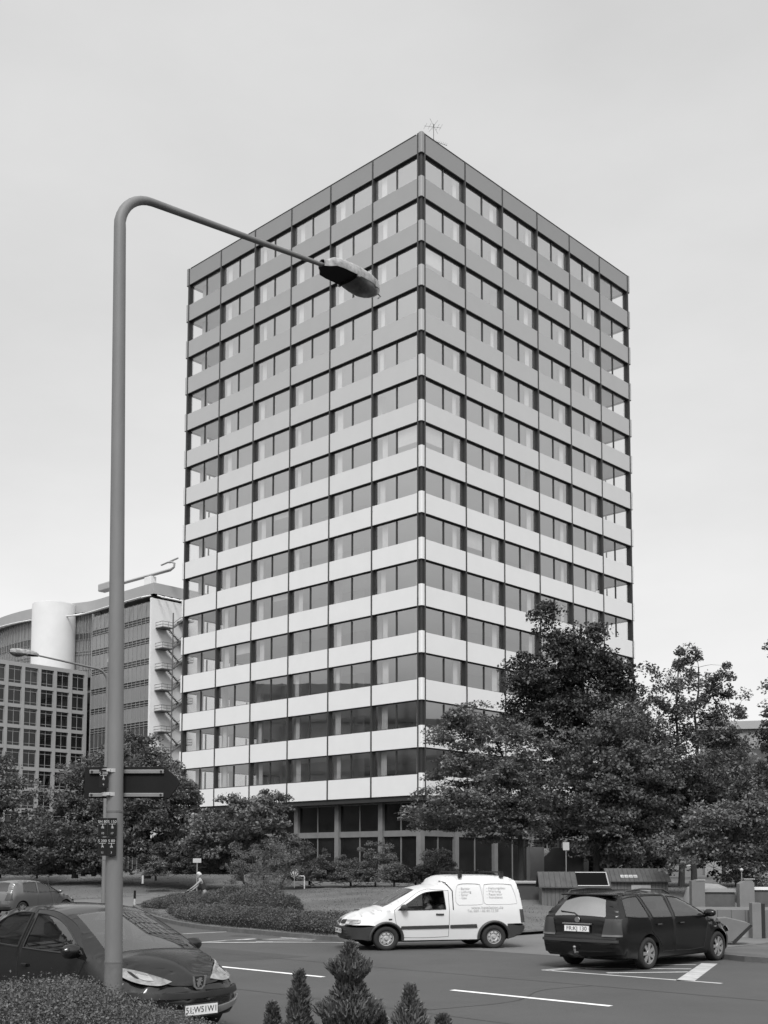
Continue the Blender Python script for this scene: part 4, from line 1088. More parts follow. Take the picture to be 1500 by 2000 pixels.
# ---- dark estate car at the kerb, seen from behind
pe = mat('black_blue_paint', 0.007, 0.2, spec=0.4)
sv = thing('parked_car', 'black estate car with roof rails parked nose to the kerb, seen from behind', 'car', (4.68, 23.85, 0), radians(47.0))
sv.scale = (1.11, 1.11, 1.04)
c = Car(top=[(-.86, .26), (-.98, .32), (-1.02, .42), (-1.03, .60), (-1.0, .70), (-.985, .95), (-.96, 1.03, 0), (-.80, 1.26), (-.66, 1.41, 0), (-.4, 1.455), (.2, 1.49), (.9, 1.48), (1.4, 1.42), (1.62, 1.36, 0),
             (2.0, 1.20), (2.45, .98, 0), (2.8, .915), (3.15, .83), (3.42, .70), (3.5, .60), (3.53, .45), (3.50, .30), (3.42, .22)],
        W=[(0, .80), (.25, .84), (.5, .87), (.8, .87), (.95, .85), (1.05, .81), (1.4, .62), (1.5, .57)], wb=2.70, wr=.31,
        f0=((0, .35), (.9, .35), (1.05, .8), (2, .82)), af=((0, .55), (.9, .6), (1.05, .35), (2, .35)), r0=((0, .62), (.95, .70), (1.05, .84), (2, .86)), ar=((0, .30), (.95, .25), (2, .22)), filz=.12, fily=.14, crown=.04)
win = [('side_window', [(1.02, .99, 0), (1.7, .98), (2.24, .99, 0), (1.95, 1.18), (1.62, 1.325), (1.08, 1.40, 0)]),
       ('side_window', [(.20, 1.0, 0), (.6, .99), (.92, .99, 0), (.98, 1.405, 0), (.6, 1.42), (.10, 1.415, 0)]),
       ('quarter_window', [(-.70, 1.04, 0), (-.3, 1.01), (.10, 1.0, 0), (.0, 1.41, 0), (-.3, 1.40), (-.56, 1.36, 0)])]
doorf = [(.97, 1.40, 0), (.95, .7), (1.0, .32, 0), (1.5, .3), (2.1, .32, 0), (2.2, .7), (2.32, .96, 0), (1.96, 1.22), (1.62, 1.37, 0)]
doorr = [(.06, 1.0, 0), (.12, .72, 0), (.42, .5), (.5, .32, 0), (.96, .32, 0), (.91, .7), (.93, 1.43, 0), (.04, 1.45, 0)]
c.shell(sv, pe, [], win, M['carglassd'], (1.64, 2.43, .98), (-.96, -.67, 1.0), doors=[doorf, doorr], rmat=glass('rear_screen_glass', .3, 3.0, .05))
c.wheels(sv, 1.72, kind='alloy', rim=.68); c.interior(sv, .98, 2.4, -.3, .70)
for s_ in (1, -1):
    c.patch('tail_light', M['lampd'], [(s_ * .50, .70, 0), (s_ * .84, .70, 0), (s_ * .82, 1.0, 0), (s_ * .56, 1.0, 0)], sv, 'rear', off=.008)
    c.patch('lower_lens', mat('pale_lens', .12, .3), [(s_ * .50, .665, 0), (s_ * .84, .665, 0), (s_ * .84, .70, 0), (s_ * .50, .70, 0)], sv, 'rear', off=.009)
    c.patch('headlight', M['lamp'], [(s_ * .42, .56, 0), (s_ * .82, .60, 0), (s_ * .78, .72, 0), (s_ * .42, .68, 0)], sv, 'front')
    mirror(sv, 2.2, s_ * .84, .97, s_, pe, 1.0)
    q = MB(); q.tube([(-.45, s_ * .60, 1.44), (-.35, s_ * .60, 1.515), (.2, s_ * .59, 1.55), (1.0, s_ * .58, 1.53), (1.25, s_ * .58, 1.45)], .018, 6); q.build('roof_rail', M['plastic'], sv, smooth=True)
    for x in (.28, 1.12):
        q = MB(); q.tube([(x, s_ * (c.Y(x, .86) + .012), .86), (x + .16, s_ * (c.Y(x, .86) + .012), .86)], .018, 6); q.build('door_handle', pe, sv)
    c.patch('bumper_trim', M['plastic'], [(s_ * .0, .55, 0), (s_ * .80, .55, 0), (s_ * .80, .60, 0), (s_ * .0, .60, 0)], sv, 'rear', off=.02)
    c.patch('indicator', M['lamp'], [(2.52, .72, 0), (2.6, .72, 0), (2.6, .75, 0), (2.52, .75, 0)], sv, 'side', off=.006, sd=s_)
plate_on(sv, -1.06, .80, 'FR:KJ 130', rear=True)
q = MB(); q.lathe([(.001, 0), (.055, 0), (.05, -.012), (.001, -.012)], 20, axis='x'); q.build('badge', M['chrome'], sv, loc=(-1.04, 0, .97))
q = MB(); q.box(-1.075, -1.03, -.30, .30, .885, .905); q.build('boot_handle', M['wire'], sv)
q = MB(); q.tube([(-1.02, .0, 1.045), (-.97, .1, 1.09), (-.93, .42, 1.12)], .013, 5); q.build('rear_wiper', M['ink'], sv)
q = MB(); q.tube([(-.9, 0, .33), (-1.12, 0, .35), (-1.14, 0, .42)], .022, 6); q.lathe([(.001, .03), (.025, .015), (.03, 0), (.02, -.02)], 12, origin=(-1.14, 0, .45)); q.build('tow_bar', M['wire'], sv)
q = MB(); q.box(-.72, -.55, -.56, .56, 1.425, 1.455); q.build('spoiler', pe, sv, bevel=.01)

# ---- silver hatchback turning into the side street, far left
ps = mat('silver_paint', 0.15, 0.35, metal=0.5, spec=0.5, coat=0.6)
sk = thing('moving_car', 'silver grey five door hatchback at the left edge, seen from behind on the road', 'car', (-15.14, 46.1, .02), radians(62))
sk.scale = (.98, .98, .97)
c = Car(top=[(-.55, .28), (-.66, .36), (-.70, .50), (-.68, .68), (-.62, .92), (-.57, 1.0, 0), (-.42, 1.25), (-.30, 1.37, 0), (0, 1.43), (.5, 1.455), (1.0, 1.44), (1.4, 1.36, 0), (1.75, 1.20), (2.2, .98, 0), (2.5, .93), (2.85, .83), (3.1, .70), (3.2, .58), (3.24, .42), (3.18, .26)],
        W=[(0, .76), (.25, .79), (.5, .82), (.85, .82), (1.0, .78), (1.4, .60), (1.5, .56)], wb=2.46, wr=.29,
        f0=((0, .35), (.9, .35), (1.05, .8), (2, .82)), af=((0, .5), (.9, .55), (1.05, .35), (2, .35)), r0=((0, .6), (.95, .7), (1.05, .84), (2, .86)), ar=((0, .3), (.95, .25), (2, .22)), filz=.12, fily=.13, crown=.03)
win = [('side_window', [(.90, .97, 0), (2.0, .97, 0), (1.7, 1.17), (1.40, 1.31), (.95, 1.37, 0)]), ('side_window', [(.05, 1.0, 0), (.80, .97, 0), (.86, 1.38, 0), (.15, 1.36, 0)])]
door = [(.84, 1.38, 0), (.82, .34, 0), (1.8, .33, 0), (2.1, .95, 0), (1.72, 1.2), (1.4, 1.345, 0)]
c.shell(sk, ps, [], win, M['carglassd'], (1.42, 2.18, .98), (-.57, -.31, 1.0), doors=[door])
c.wheels(sk, 1.62, kind='alloy'); c.interior(sk, .96, 2.2, -.2, .64)
for s_ in (1, -1):
    c.patch('tail_light', M['lampd'], [(s_ * .50, .66, 0), (s_ * .80, .66, 0), (s_ * .76, .93, 0), (s_ * .58, .93, 0)], sk, 'rear', off=.01)
    c.patch('headlight', M['lamp'], [(s_ * .42, .56, 0), (s_ * .76, .6, 0), (s_ * .74, .72, 0), (s_ * .42, .68, 0)], sk, 'front')
    mirror(sk, 2.0, s_ * .79, .93, s_, ps, .95)
plate_on(sk, -.735, .56, 'F:HA 92', rear=True)
# ------------------------------------------------------------ street furniture
M['pole'] = mat('painted_lamp_pole', 0.155, 0.6, amp=0.16, scale=3, bump=0.08, bscale=30, detail=8, stretch=(1, 1, .25))
M['poleD'] = mat('pole_foot_paint', 0.125, 0.65, amp=0.25, scale=5, detail=8)
M['hous'] = mat('weathered_lamp_housing', 0.30, 0.75, amp=0.65, scale=11, detail=9)
M['bowl'] = mat('dirty_lamp_bowl', 0.08, 0.3, amp=0.9, scale=7, spec=.7)
M['signb'] = mat('sign_back', 0.012, 0.85, spec=.2, amp=.15, scale=4)
M['white2'] = mat('white_enamel', 0.40, 0.5, amp=.08, scale=6)

def street_lamp(label, base, lean, topz, rise, rb, rt, armL, ad, group, sc=1.0, dent=False):
    t = thing('street_lamp', label, 'street lamp', base, 0, group)
    ad = Vector((ad[0], ad[1], 0)).normalized(); Lx, Ly = lean
    H_ = topz
    q = MB(); q.tube([(0, 0, -.4), (Lx * .065, Ly * .065, H_ * .062)], [rb * 1.03, rb * 1.015], 20); q.build('pole_foot', M['poleD'], t, smooth=True)
    pts = []; rad = []
    for i in range(14):
        f = i / 13; z = H_ * .062 + (H_ - .55 - H_ * .062) * f; pts.append((Lx * z / H_, Ly * z / H_, z)); rad.append(rb + (rt - rb) * f)
    bx, by = Lx, Ly; R_ = .5
    for k in range(1, 10):
        a = (pi / 2 - rise) * k / 9
        o = Vector((bx, by, H_ - .55)) + ad * R_ * (1 - cos(a)) + Vector((0, 0, R_ * sin(a))); pts.append(tuple(o)); rad.append(rt - (rt - .033) * k / 14)
    p = Vector(pts[-1]); d = (ad * cos(rise) + Vector((0, 0, sin(rise))))
    L2 = armL - R_
    for k in range(1, 7): pts.append(tuple(p + d * L2 * k / 6)); rad.append(rad[22] + (.029 - rad[22]) * k / 6)
    q = MB(); q.tube(pts, rad, 20); q.build('pole', M['pole'], t, smooth=True)
    q = MB()
    for z in (H_ * .062, H_ * .235):
        r_ = rb + (rt - rb) * z / H_; q.lathe([(r_, -.012), (r_ + .005, -.01), (r_ + .005, .01), (r_, .012)], 24, origin=(Lx * z / H_, Ly * z / H_, z))
    q.build('joint_ring', M['poleD'], t, smooth=True)
    e = Vector(pts[-1])
    h = thing('lamp_head', None, None, tuple(e)); h.parent = t; h.scale = (1.08, 1.22, 1.3); h.rotation_euler = (0, -rise * .35, atan2(ad.y, ad.x))
    secs = [(-.12, .05, .045), (-.06, .085, .06), (.0, .15, .085), (.12, .165, .10), (.35, .165, .11), (.62, .15, .10), (.80, .105, .075), (.90, .03, .04)]
    q = MB(); n = 12; V = []
    for (x, w_, hh) in secs:
        for k in range(n + 1):
            a = pi * k / n; V.append((x, w_ * cos(a) * (1 if abs(cos(a)) < .99 else 1), .0 + hh * (sin(a) ** .6)))
    F_ = []
    for i in range(len(secs) - 1):
        for k in range(n): a = i * (n + 1) + k; F_.append((a, a + 1, a + n + 2, a + n + 1))
    q.add(V, F_)
    # skirt below the rim
    for s_ in (0, n):
        idx = [i * (n + 1) + s_ for i in range(len(secs))]
        low = [(V[i][0], V[i][1] * .97, V[i][2] - .035) for i in idx]; k0 = len(q.v); q.v += low
        for i in range(len(secs) - 1): q.f.append((idx[i], idx[i + 1], k0 + i + 1, k0 + i))
    q.build('housing', M['hous'], h, smooth=True)
    q = MB(); pl = [(x, w_ * .95) for x, w_, _ in secs[:5]] + [(x, -w_ * .95) for x, w_, _ in secs[:5]][::-1]
    q.prism(pl, lambda u, v, d: (u, v, d), -.035, -.02); q.build('gear_cover', M['signb'], h)
    q = MB(); V = []; F_ = []
    for i in range(9):
        f = i / 8; x = .36 + .53 * f; w_ = np.interp(x, [s[0] for s in secs], [s[1] for s in secs]) * .95
        dp = .11 * sin(pi * min(1, max(0, .06 + f * .9))) ** .7
        for k in range(n + 1):
            a = pi * k / n; V.append((x, w_ * cos(a), -.03 - dp * sin(a) ** .8))
    for i in range(8):
        for k in range(n): a = i * (n + 1) + k; F_.append((a, a + 1, a + n + 2, a + n + 1))
    q.add(V, F_); q.build('bowl', M['bowl'], h, smooth=True)
    q = MB()
    for x, w_ in ((.36, .158), (.72, .125)):
        for s_ in (-1, 1): q.box(x - .02, x + .02, s_ * w_ - .012, s_ * w_ + .012, -.055, .0)
    q.tube([(.88, 0, -.03), (.95, 0, -.06), (.90, 0, -.09)], .008, 5)
    q.build('clip', M['wire'], h)
    return t
lampA = street_lamp('tall grey street lamp in the foreground with bent arm and weathered lamp head', (-2.935, 12.5, .45), (-.115, 0), 9.93 - .45, radians(6.8), .096, .068, 3.38, (E1.x, E1.y), 'street lamps')
lampB = street_lamp('smaller looking far street lamp behind the big pole, its arm reaching left', (-10.55, 43.0, .0), (-.02, 0), 9.55, radians(5), .085, .06, 3.0, (-E1.x * 1.05, -E1.y * .9), 'street lamps')

# arrow sign seen from behind, clamped to the near pole
PX, PY = -3.0, 12.5
ds = thing('direction_sign', 'dark back of an arrow shaped direction sign clamped to the near lamp pole', 'road sign', (PX + .0, PY + .115, 3.0), radians(-3.5))
q = MB(); q.prism([(-.34, -.17), (.62, -.17), (.74, .0), (.70, .06), (.56, .18), (-.34, .18)], lambda u, v, d: (u, d, v), 0, .022); q.build('sign_panel', M['signb'], ds, bevel=.004)
for z in (.125, -.135):
    for (x0, x1) in ((-.28, -.09), (.09, .56)):
        q = MB(); q.box(x0, x1, -.028, -.004, z - .022, z + .022); r_ = q.build('rail', M['metal'], ds, bevel=.006)
        q = MB(); q.lathe([(.001, -.034), (.012, -.034), (.014, -.028)], 10, origin=((x1 - .03) if x0 > 0 else (x0 + .03), 0, z), axis='y'); q.build('bolt', M['ink'], r_)
    q = MB(); q.lathe([(.1, -.02), (.106, -.02), (.106, .02), (.1, .02)], 28, origin=(0, -.115, z)); q.box(-.02, .02, -.236, -.215, z - .014, z + .014); q.build('clamp', M['chrome'] if False else M['hub'], ds)
# small utility plates
def uplate(label, x, z, l1, l2, l3, w_=.10, h=.20, y=PY - .13, grp='small dark hydrant and valve plates on the near lamp pole'):
    t = thing('marker_plate', label, 'utility sign', (x, y, z), radians(2), grp)
    q = MB(); q.box(-w_ / 2, w_ / 2, 0, .006, -h / 2, h / 2); q.build('plate', M['signb'], t, bevel=.003)
    tm = M.setdefault('ltext', mat('plate_text', .42, .6))
    rt = (pi / 2, 0, 0)
    text_obj('characters', l1, .042, tm, t, (-.0, -.002, h * .30), rt, .0005)
    q = MB(); q.box(-w_ * .36, w_ * .36, -.0022, -.0005, h * .165, h * .185); q.box(-.003, .003, -.0022, -.0005, -h * .02, h * .165); q.build('printed_lines', tm, t)
    text_obj('characters', l2, .032, tm, t, (.0, -.002, -h * .02), rt, .0005)
    text_obj('characters', l3, .032, tm, t, (.0, -.002, -h * .33), rt, .0005)
    return t
uplate('utility plate reading SH 80, upper left of the four on the near pole', -3.060, 2.50, 'SH 80', '08', '10')
uplate('utility plate reading S 150, upper right of the four on the near pole', -2.957, 2.50, 'S 150', '18', '17')
uplate('utility plate reading S 200, lower left of the four on the near pole', -3.060, 2.29, 'S 200', '14', '11')
uplate('utility plate reading S 80, lower right of the four on the near pole', -2.960, 2.29, 'S 80', '04', '3')
uplate('single utility plate reading S 200 before the left end of the arrow sign', -3.065, 3.03, 'S 200', '10', '9', y=PY - .12)
for z in (2.4, 2.19, 3.03):
    pass

# signs and markers on the lawn
def small_sign(label, cat, x, y, z0, z1, w_, h, name='sign', lines=True, rz=0):
    t = thing(name, label, cat, (x, y, z0), rz)
    q = MB(); q.tube([(0, 0, -.3), (0, 0, z1 - z0)], .03, 8); q.build('post', M['wire'], t)
    q = MB(); q.box(-w_ / 2, w_ / 2, -.05, -.03, z1 - z0 - h, z1 - z0); p = q.build('panel', M['white2'], t)
    if lines:
        q = MB()
        for k in range(2): q.box(-w_ * .40, w_ * .38 - k * w_ * .2, -.053, -.0505, z1 - z0 - h * (.32 + .36 * k) - h * .07, z1 - z0 - h * (.32 + .36 * k) + h * .07)
        q.build('printed_lines', M['faint'], p)
    return t
small_sign('small white board on a post standing on the lawn crest behind the stooping person', 'sign', -9.5, 58, 1.0, 2.40, .42, .22)
small_sign('pale box shaped sign on a thin pole behind the left bin hut', 'sign', 9.6, 60, 1.2, 3.30, .33, .42, lines=False)
rs = thing('round_sign', 'small round sign on the lawn left of the bushes by the tower foot', 'sign', (-4.78, 61, 1.05), 0)
q = MB(); q.tube([(0, 0, -.2), (0, 0, .5)], .025, 6); q.build('post', M['wire'], rs)
q = MB(); q.lathe([(.001, -.03), (.21, -.03), (.21, 0), (.001, 0)], 24, origin=(0, 0, .62), axis='y'); p = q.build('disc', M['white2'], rs)
q = MB(); q.lathe([(.12, -.033), (.165, -.033)], 24, origin=(0, 0, .62), axis='y'); q.box(-.02, .02, -.034, -.032, .50, .72); q.build('ring_mark', M['ink'], p)
pp = thing('bent_pipe', 'low white bent pipe rail beside the round sign on the lawn', 'pipe', (-4.4, 61, 1.0), 0)
q = MB(); q.tube([(-.15, 0, .48), (.12, 0, .48), (.16, 0, .42), (.16, 0, -.2)], .035, 8); q.build('pipe', M['white2'], pp)
def marker(label, x, y, z, h, dark):
    t = thing('marker_post', label, 'marker post', (x, y, z), 0, 'white marker posts')
    q = MB(); q.lathe([(.055, -.2), (.055, h), (.001, h + .02)], 12); q.build('post', M['white2'], t)
    q = MB(); q.lathe([(.058, h * .97), (.058, h * 1.0 + dark), (.001, h + dark + .01)], 12); q.build('cap', M['signb'], t)
marker('white marker post with dark upper part at the tip of the hedge island', -12.1, 55.5, .02, .42, .38)
marker('thin white marker post on the crest of the lawn left of the board', -13.1, 62, 1.25, .26, .03)

# ------------------------------------------------------------ bin huts, container, walls right of the driveway
M['wood'] = mat('weathered_boards', 0.105, 0.9, amp=0.35, scale=2.5, stretch=(9, 9, .5), bump=.2, bscale=6)
M['roofing'] = mat('ribbed_roof_sheet', 0.06, 0.8, amp=0.3, scale=3, stretch=(2, .6, .6))
def hut(label, x, y, W_, eave, ridge, D, rz, z0=0.0):
    t = thing('bin_hut', label, 'hut', (x, y, z0), rz, 'wooden bin huts with low pitched roofs')
    q = MB(); q.box(-W_ / 2, W_ / 2, 0, .05, 0, eave - .02); q.build('front_wall', M['wood'], t)
    q = MB(); q.box(-W_ / 2, W_ / 2, D - .05, D, 0, eave - .02); q.build('rear_wall', M['wood'], t)
    for s_ in (-1, 1):
        q = MB(); q.prism([(.05, 0), (D - .05, 0), (D - .05, eave), (D / 2, ridge - .06), (.05, eave)], lambda u, v, d: (d, u, v), s_ * (W_ / 2 - .05), s_ * W_ / 2)
        q.build('gable_wall', M['wood'], t)
    for s_ in (-1, 1):
        y0, y1 = (-.18, D / 2) if s_ < 0 else (D + .18, D / 2)
        e = eave - .05; q = MB()
        q.add([(-W_ / 2 - .12, y0, e), (W_ / 2 + .12, y0, e), (W_ / 2 + .12, y1, ridge), (-W_ / 2 - .12, y1, ridge), (-W_ / 2 - .12, y0, e + .05), (W_ / 2 + .12, y0, e + .05), (W_ / 2 + .12, y1, ridge + .05), (-W_ / 2 - .12, y1, ridge + .05)],
              [(0, 1, 2, 3), (4, 5, 6, 7), (0, 1, 5, 4), (1, 2, 6, 5), (2, 3, 7, 6), (3, 0, 4, 7)])
        r_ = q.build('roof', M['roofing'], t)
        if s_ < 0:
            q = MB(); n = int(W_ / .19)
            for k in range(n + 1):
                xx = -W_ / 2 - .1 + (W_ + .2) * k / n
                q.tube([(xx, y0, e + .06), (xx, y1, ridge + .06)], .014, 4)
            q.build('batten', M['roofing'], r_)
    q = MB()
    for k in range(int(W_ / .16)):
        xx = -W_ / 2 + .05 + k * .16; q.box(xx - .006, xx + .006, -.012, -.001, .02, eave - .05)
    q.build('board_joint', M['ink'], t)
    for k in range(3):
        q = MB(); xx = -W_ / 2 + .03 + k * (W_ - .06) / 2; q.box(xx - .03, xx + .03, -.04, -.013, 0, eave - .04); q.build('corner_board', M['wood'], t)
    return t
h1 = hut('left wooden bin hut with an open dark roof hatch in a white frame', 7.62, 45.5, 2.62, 1.32, 1.86, 1.9, radians(-4), -.08)
s_ = (1.86 - 1.27) / (.95 + .18)
def roofpt(x, v, off): return (x, -.18 + (1.13) * v, 1.27 + .59 * v + .06 + off)
fr_ = MB(); hx0, hx1 = .10, 1.33
for a, b in (((hx0, .0), (hx1, .0)), ((hx1, .0), (hx1 , .88)), ((hx1, .88), (hx0, .88))):
    fr_.tube([roofpt(a[0], a[1], .03), roofpt(b[0], b[1], .03)], .024, 4)
q = MB(); q.quad(roofpt(hx0, .0, .022), roofpt(hx1, .0, .022), roofpt(hx1, .88, .022), roofpt(hx0, .88, .022)); hh = q.build('hatch', mat('dark_opening', .008, 1.0, spec=0.0), h1)
fr_.build('hatch_frame', M['white2'], hh)
h2 = hut('right wooden bin hut with a white sticker on its roof and a pale notice board', 11.95, 53.5, 2.72, 1.36, 1.90, 1.9, radians(-3), .0)
q = MB(); q.quad((-.80, .13 - .0, 1.36 + .165), (0, .13, 1.36 + .165), (.0, .36, 1.36 + .285), (-.80, .36, 1.36 + .285)); q.build('roof_sticker', M['white2'], h2)
q = MB()
for k in range(4): q.box(-.74 + k * .19, -.60 + k * .19, .2, .27, 1.585, 1.60)
q.build('sticker_marks', M['faint'], h2)
q = MB(); q.box(-.35, .55, -.06, -.042, .62, 1.18); q.build('notice_board', mat('pale_board', .28, .8, amp=.2, scale=4), h2)
# low dark container left of the huts
bc = thing('waste_container', 'low dark container with a pale lid between the white van and the bin huts', 'container', (6.0, 48.0, 0), radians(-4))
q = MB(); q.box(-.62, .62, 0, 1.1, .05, 1.30); q.build('box', mat('container_grey', .04, .6, amp=.2, scale=3), bc, bevel=.02)
q = MB(); q.box(-.72, .60, -.1, 1.2, 1.31, 1.42); q.build('lid', M['concL'], bc, bevel=.03)
# concrete pier and dark entrance roof at the tower's foot, seen beside the maple trunk
pr = thing('concrete_pier', 'light concrete pier with a dark slanted porch roof behind the maple trunk', 'pier', (8.95, 66.5, .9), radians(8))
q = MB(); q.box(-.42, .42, 0, .8, 0, 2.25); q.build('pier', M['conc'], pr)
q = MB(); q.prism([(.42, 0), (2.9, 0), (2.9, 2.2), (1.1, 2.2), (.42, 1.6)], lambda u, v, d: (u, d, v), .3, 3.0); q.build('porch', M['fritd'], pr)
# walls, pillars and paving bank at the right edge
M['tile'] = mat('paved_bank', 0.20, 0.9, amp=0.14, scale=1.5, bump=.2, bscale=10)
def tilemat():
    m = M['tile']; n = m.node_tree; b = n.nodes['Principled BSDF']
    t = n.nodes.new('ShaderNodeTexCoord'); k = n.nodes.new('ShaderNodeTexBrick'); k.offset = 0.0
    k.inputs['Scale'].default_value = 1.0; k.inputs['Brick Width'].default_value = .40; k.inputs['Row Height'].default_value = .9; k.inputs['Mortar Size'].default_value = .012
    k.inputs['Color1'].default_value = (.15,) * 3 + (1,); k.inputs['Color2'].default_value = (.13,) * 3 + (1,); k.inputs['Mortar'].default_value = (.07,) * 3 + (1,)
    mp_ = n.nodes.new('ShaderNodeMapping'); mp_.inputs['Rotation'].default_value = (radians(90), 0, 0)
    n.links.new(t.outputs['Object'], mp_.inputs['Vector']); n.links.new(mp_.outputs[0], k.inputs['Vector'])
    n.links.new(k.outputs['Color'], b.inputs['Base Color'])
tilemat()
rw = thing('retaining_wall', 'light tiled retaining wall of the raised bed behind the black estate car', 'wall', (9.0, 33.6, 0), radians(-3))
q = MB(); q.box(-.5, 1.75, 0, .4, .34, .80); q.build('tiled_face', M['tile'], rw)
q = MB(); q.box(-.6, 1.75, -.03, .4, 0, .33); q.build('base_course', M['concL'], rw)
q = MB(); q.quad((-.5, .402, .79), (6, .402, .79), (6, 2.4, .80), (-.5, 2.4, .80)); q.build('paved_top', M['tile'], rw)
q = MB(); q.box(2.02, 6, 0, .4, 0, .80); q.build('tiled_face', M['tile'], rw)
sp_ = thing('short_pillar', 'short concrete pillar with a black downpipe at the right edge of the picture', 'pillar', (10.82, 33.0, 0), radians(-3))
q = MB(); q.box(-.18, .08, 0, .34, 0, 1.02); q.build('pillar', M['conc'], sp_, bevel=.01)
q = MB(); q.box(.09, .19, .02, .14, 0, 1.0); q.build('downpipe', M['ink'], sp_)
def gate_pillar(label, x, y, w_, z1, rnd):
    t = thing('gate_pillar', label, 'pillar', (x, y, 0), radians(-4), 'concrete pillars of the low wall')
    q = MB()
    if rnd: q.prism([(-w_ / 2, 0), (w_ / 2, 0), (w_ / 2, z1 - .12), (w_ / 2 - .1, z1), (-.02, z1), (-w_ / 2, z1 - .14)], lambda u, v, d: (u, d, v), 0, .45)
    else: q.box(-w_ / 2, w_ / 2, 0, .45, 0, z1)
    q.build('pillar', M['conc' if rnd else 'concL2'], t, bevel=.015)
    q = MB(); q.box(-w_ / 2 + .16, w_ / 2 + .02, -.02, .47, z1 + .0, z1 + .035); q.build('cap', M['concL'], t)
M['concL2'] = mat('concrete_pier_face', 0.14, 0.9, amp=0.1, scale=2)
gate_pillar('square light concrete pillar at the left end of the low wall behind the estate car', 10.75, 39.0, .45, 1.58, False)
gate_pillar('wider concrete pillar with a rounded top in the low wall at the right', 12.35, 38.8, .50, 1.62, True)
lw = thing('low_wall', 'low dark concrete wall with light coping between the two pillars', 'wall', (11.55, 39.3, 0), radians(-4))
q = MB(); q.box(-.55, .52, 0, .25, .3, 1.18); q.build('wall', M['container'] if 'container' in M else M.setdefault('container', mat('stained_wall', .085, .9, amp=.25, scale=2)), lw)
q = MB(); q.box(-.58, .54, -.06, .31, 1.182, 1.30); q.build('coping', M['concL'], lw)
q = MB(); q.box(-.2, .54, -.5, -.06, .60, .68); q.build('ledge', M['concL'], lw)
lw2 = thing('low_wall', 'low dark concrete wall with white coping running out of the picture on the right', 'wall', (12.65, 39.2, 0), radians(-4))
q = MB(); q.box(.0, 9, 0, .25, .3, 1.26); q.build('wall', M['container'], lw2)
q = MB(); q.box(-.0, 9, -.06, .31, 1.262, 1.36); q.build('coping', M['white'], lw2)
mo = thing('covered_pile', 'pale rounded covered pile behind the low wall between the pillars', 'pile', (11.75, 41.5, 0.45), 0)
q = MB(); q.lathe([(.85, 0), (.83, .5), (.7, .85), (.4, .98), (.001, 1.0)], 20); q.build('cover', mat('pale_sheet', .22, .9, amp=.2, scale=3), mo, smooth=True)
# tilted skip bucket
bk = thing('tipping_bucket', 'grey wedge shaped metal bucket tipped over in front of the estate car', 'bucket', (9.35, 30.6, .10), radians(-12))
def wedge(u, v, d): return (u, d, v)
q = MB(); q.prism([(-.42, .0), (-.05, -.02), (.42, .45), (.32, .5), (-.2, .62), (-.42, .60)], wedge, -.28, .30); q.build('bucket_shell', M['concL2'], bk, bevel=.015)
q = MB(); q.prism([(-.05, -.02), (.42, .45), (.47, .41), (.0, -.08)], wedge, -.30, .32); q.build('lip', M['ink'], bk)
# round lamp globe behind the wall
gl = thing('garden_lamp', 'small white globe lamp on a thin post behind the rounded pillar at the right', 'lamp', (13.65, 43.5, 0.4), 0)
q = MB(); q.tube([(0, 0, 0), (0, 0, 1.45)], .022, 6); q.build('post', M['wire'], gl)
q = MB(); q.lathe([(.001, -.07), (.05, -.05), (.07, 0), (.05, .05), (.001, .07)], 14, origin=(0, 0, 1.53)); q.build('globe', M['white2'], gl, smooth=True)
# parked cars and gate posts beyond the crest at the far left
for (x, y, z, rz, lb_) in ((-29.3, 103, .35, 2.6, 'pale parked car showing only its roof beyond the lawn crest, left of the white post'),
                           (-26.7, 100, .35, 2.5, 'second pale parked car beyond the lawn crest, next to the white post')):
    cc = copy_tree(sk); cc.location = (x, y, z); cc.rotation_euler = (0, 0, rz); cc['label'] = lb_; cc['group'] = 'parked cars beyond the lawn crest'; cc.name = 'parked_car'
gp = thing('gate_post', 'white gate posts with a crossbar on the lawn crest left of the pole', 'gate', (-19.2, 74, 1.3), 0)
for x in (-.33, .35, .95):
    q = MB(); q.box(x - .13, x + .13, 0, .2, 0, .95 if x < 0 else .75); q.build('post', M['concL'], gp)
q = MB(); q.box(-.2, 1.0, .05, .12, .45, .55); q.build('crossbar', M['concL'], gp)
# ------------------------------------------------------------ people
M['skin'] = mat('skin', 0.27, 0.6); M['vest'] = mat('dark_vest', 0.022, 0.9); M['trous'] = mat('trousers', 0.09, 0.9)
M['hairw'] = mat('white_hair', 0.48, 0.9, amp=.2, scale=30); M['hairg'] = mat('grey_hair', 0.16, 0.9); M['shirt'] = mat('shirt', .10, .9)
def skin_obj(name, verts, edges, radii, m, parent, sub=2, root=0):
    me = bpy.data.meshes.new(name); me.from_pydata(verts, edges, []); me.materials.append(m)
    o = link(name, me, parent)
    o.modifiers.new('skin', 'SKIN'); ss = o.modifiers.new('sub', 'SUBSURF'); ss.levels = ss.render_levels = sub
    if not me.skin_vertices: return o
    for i, r in enumerate(radii):
        r = r if hasattr(r, '__len__') else (r, r); me.skin_vertices[0].data[i].radius = r
    me.skin_vertices[0].data[root].use_root = True
    o.modifiers['skin'].use_smooth_shade = True
    return o
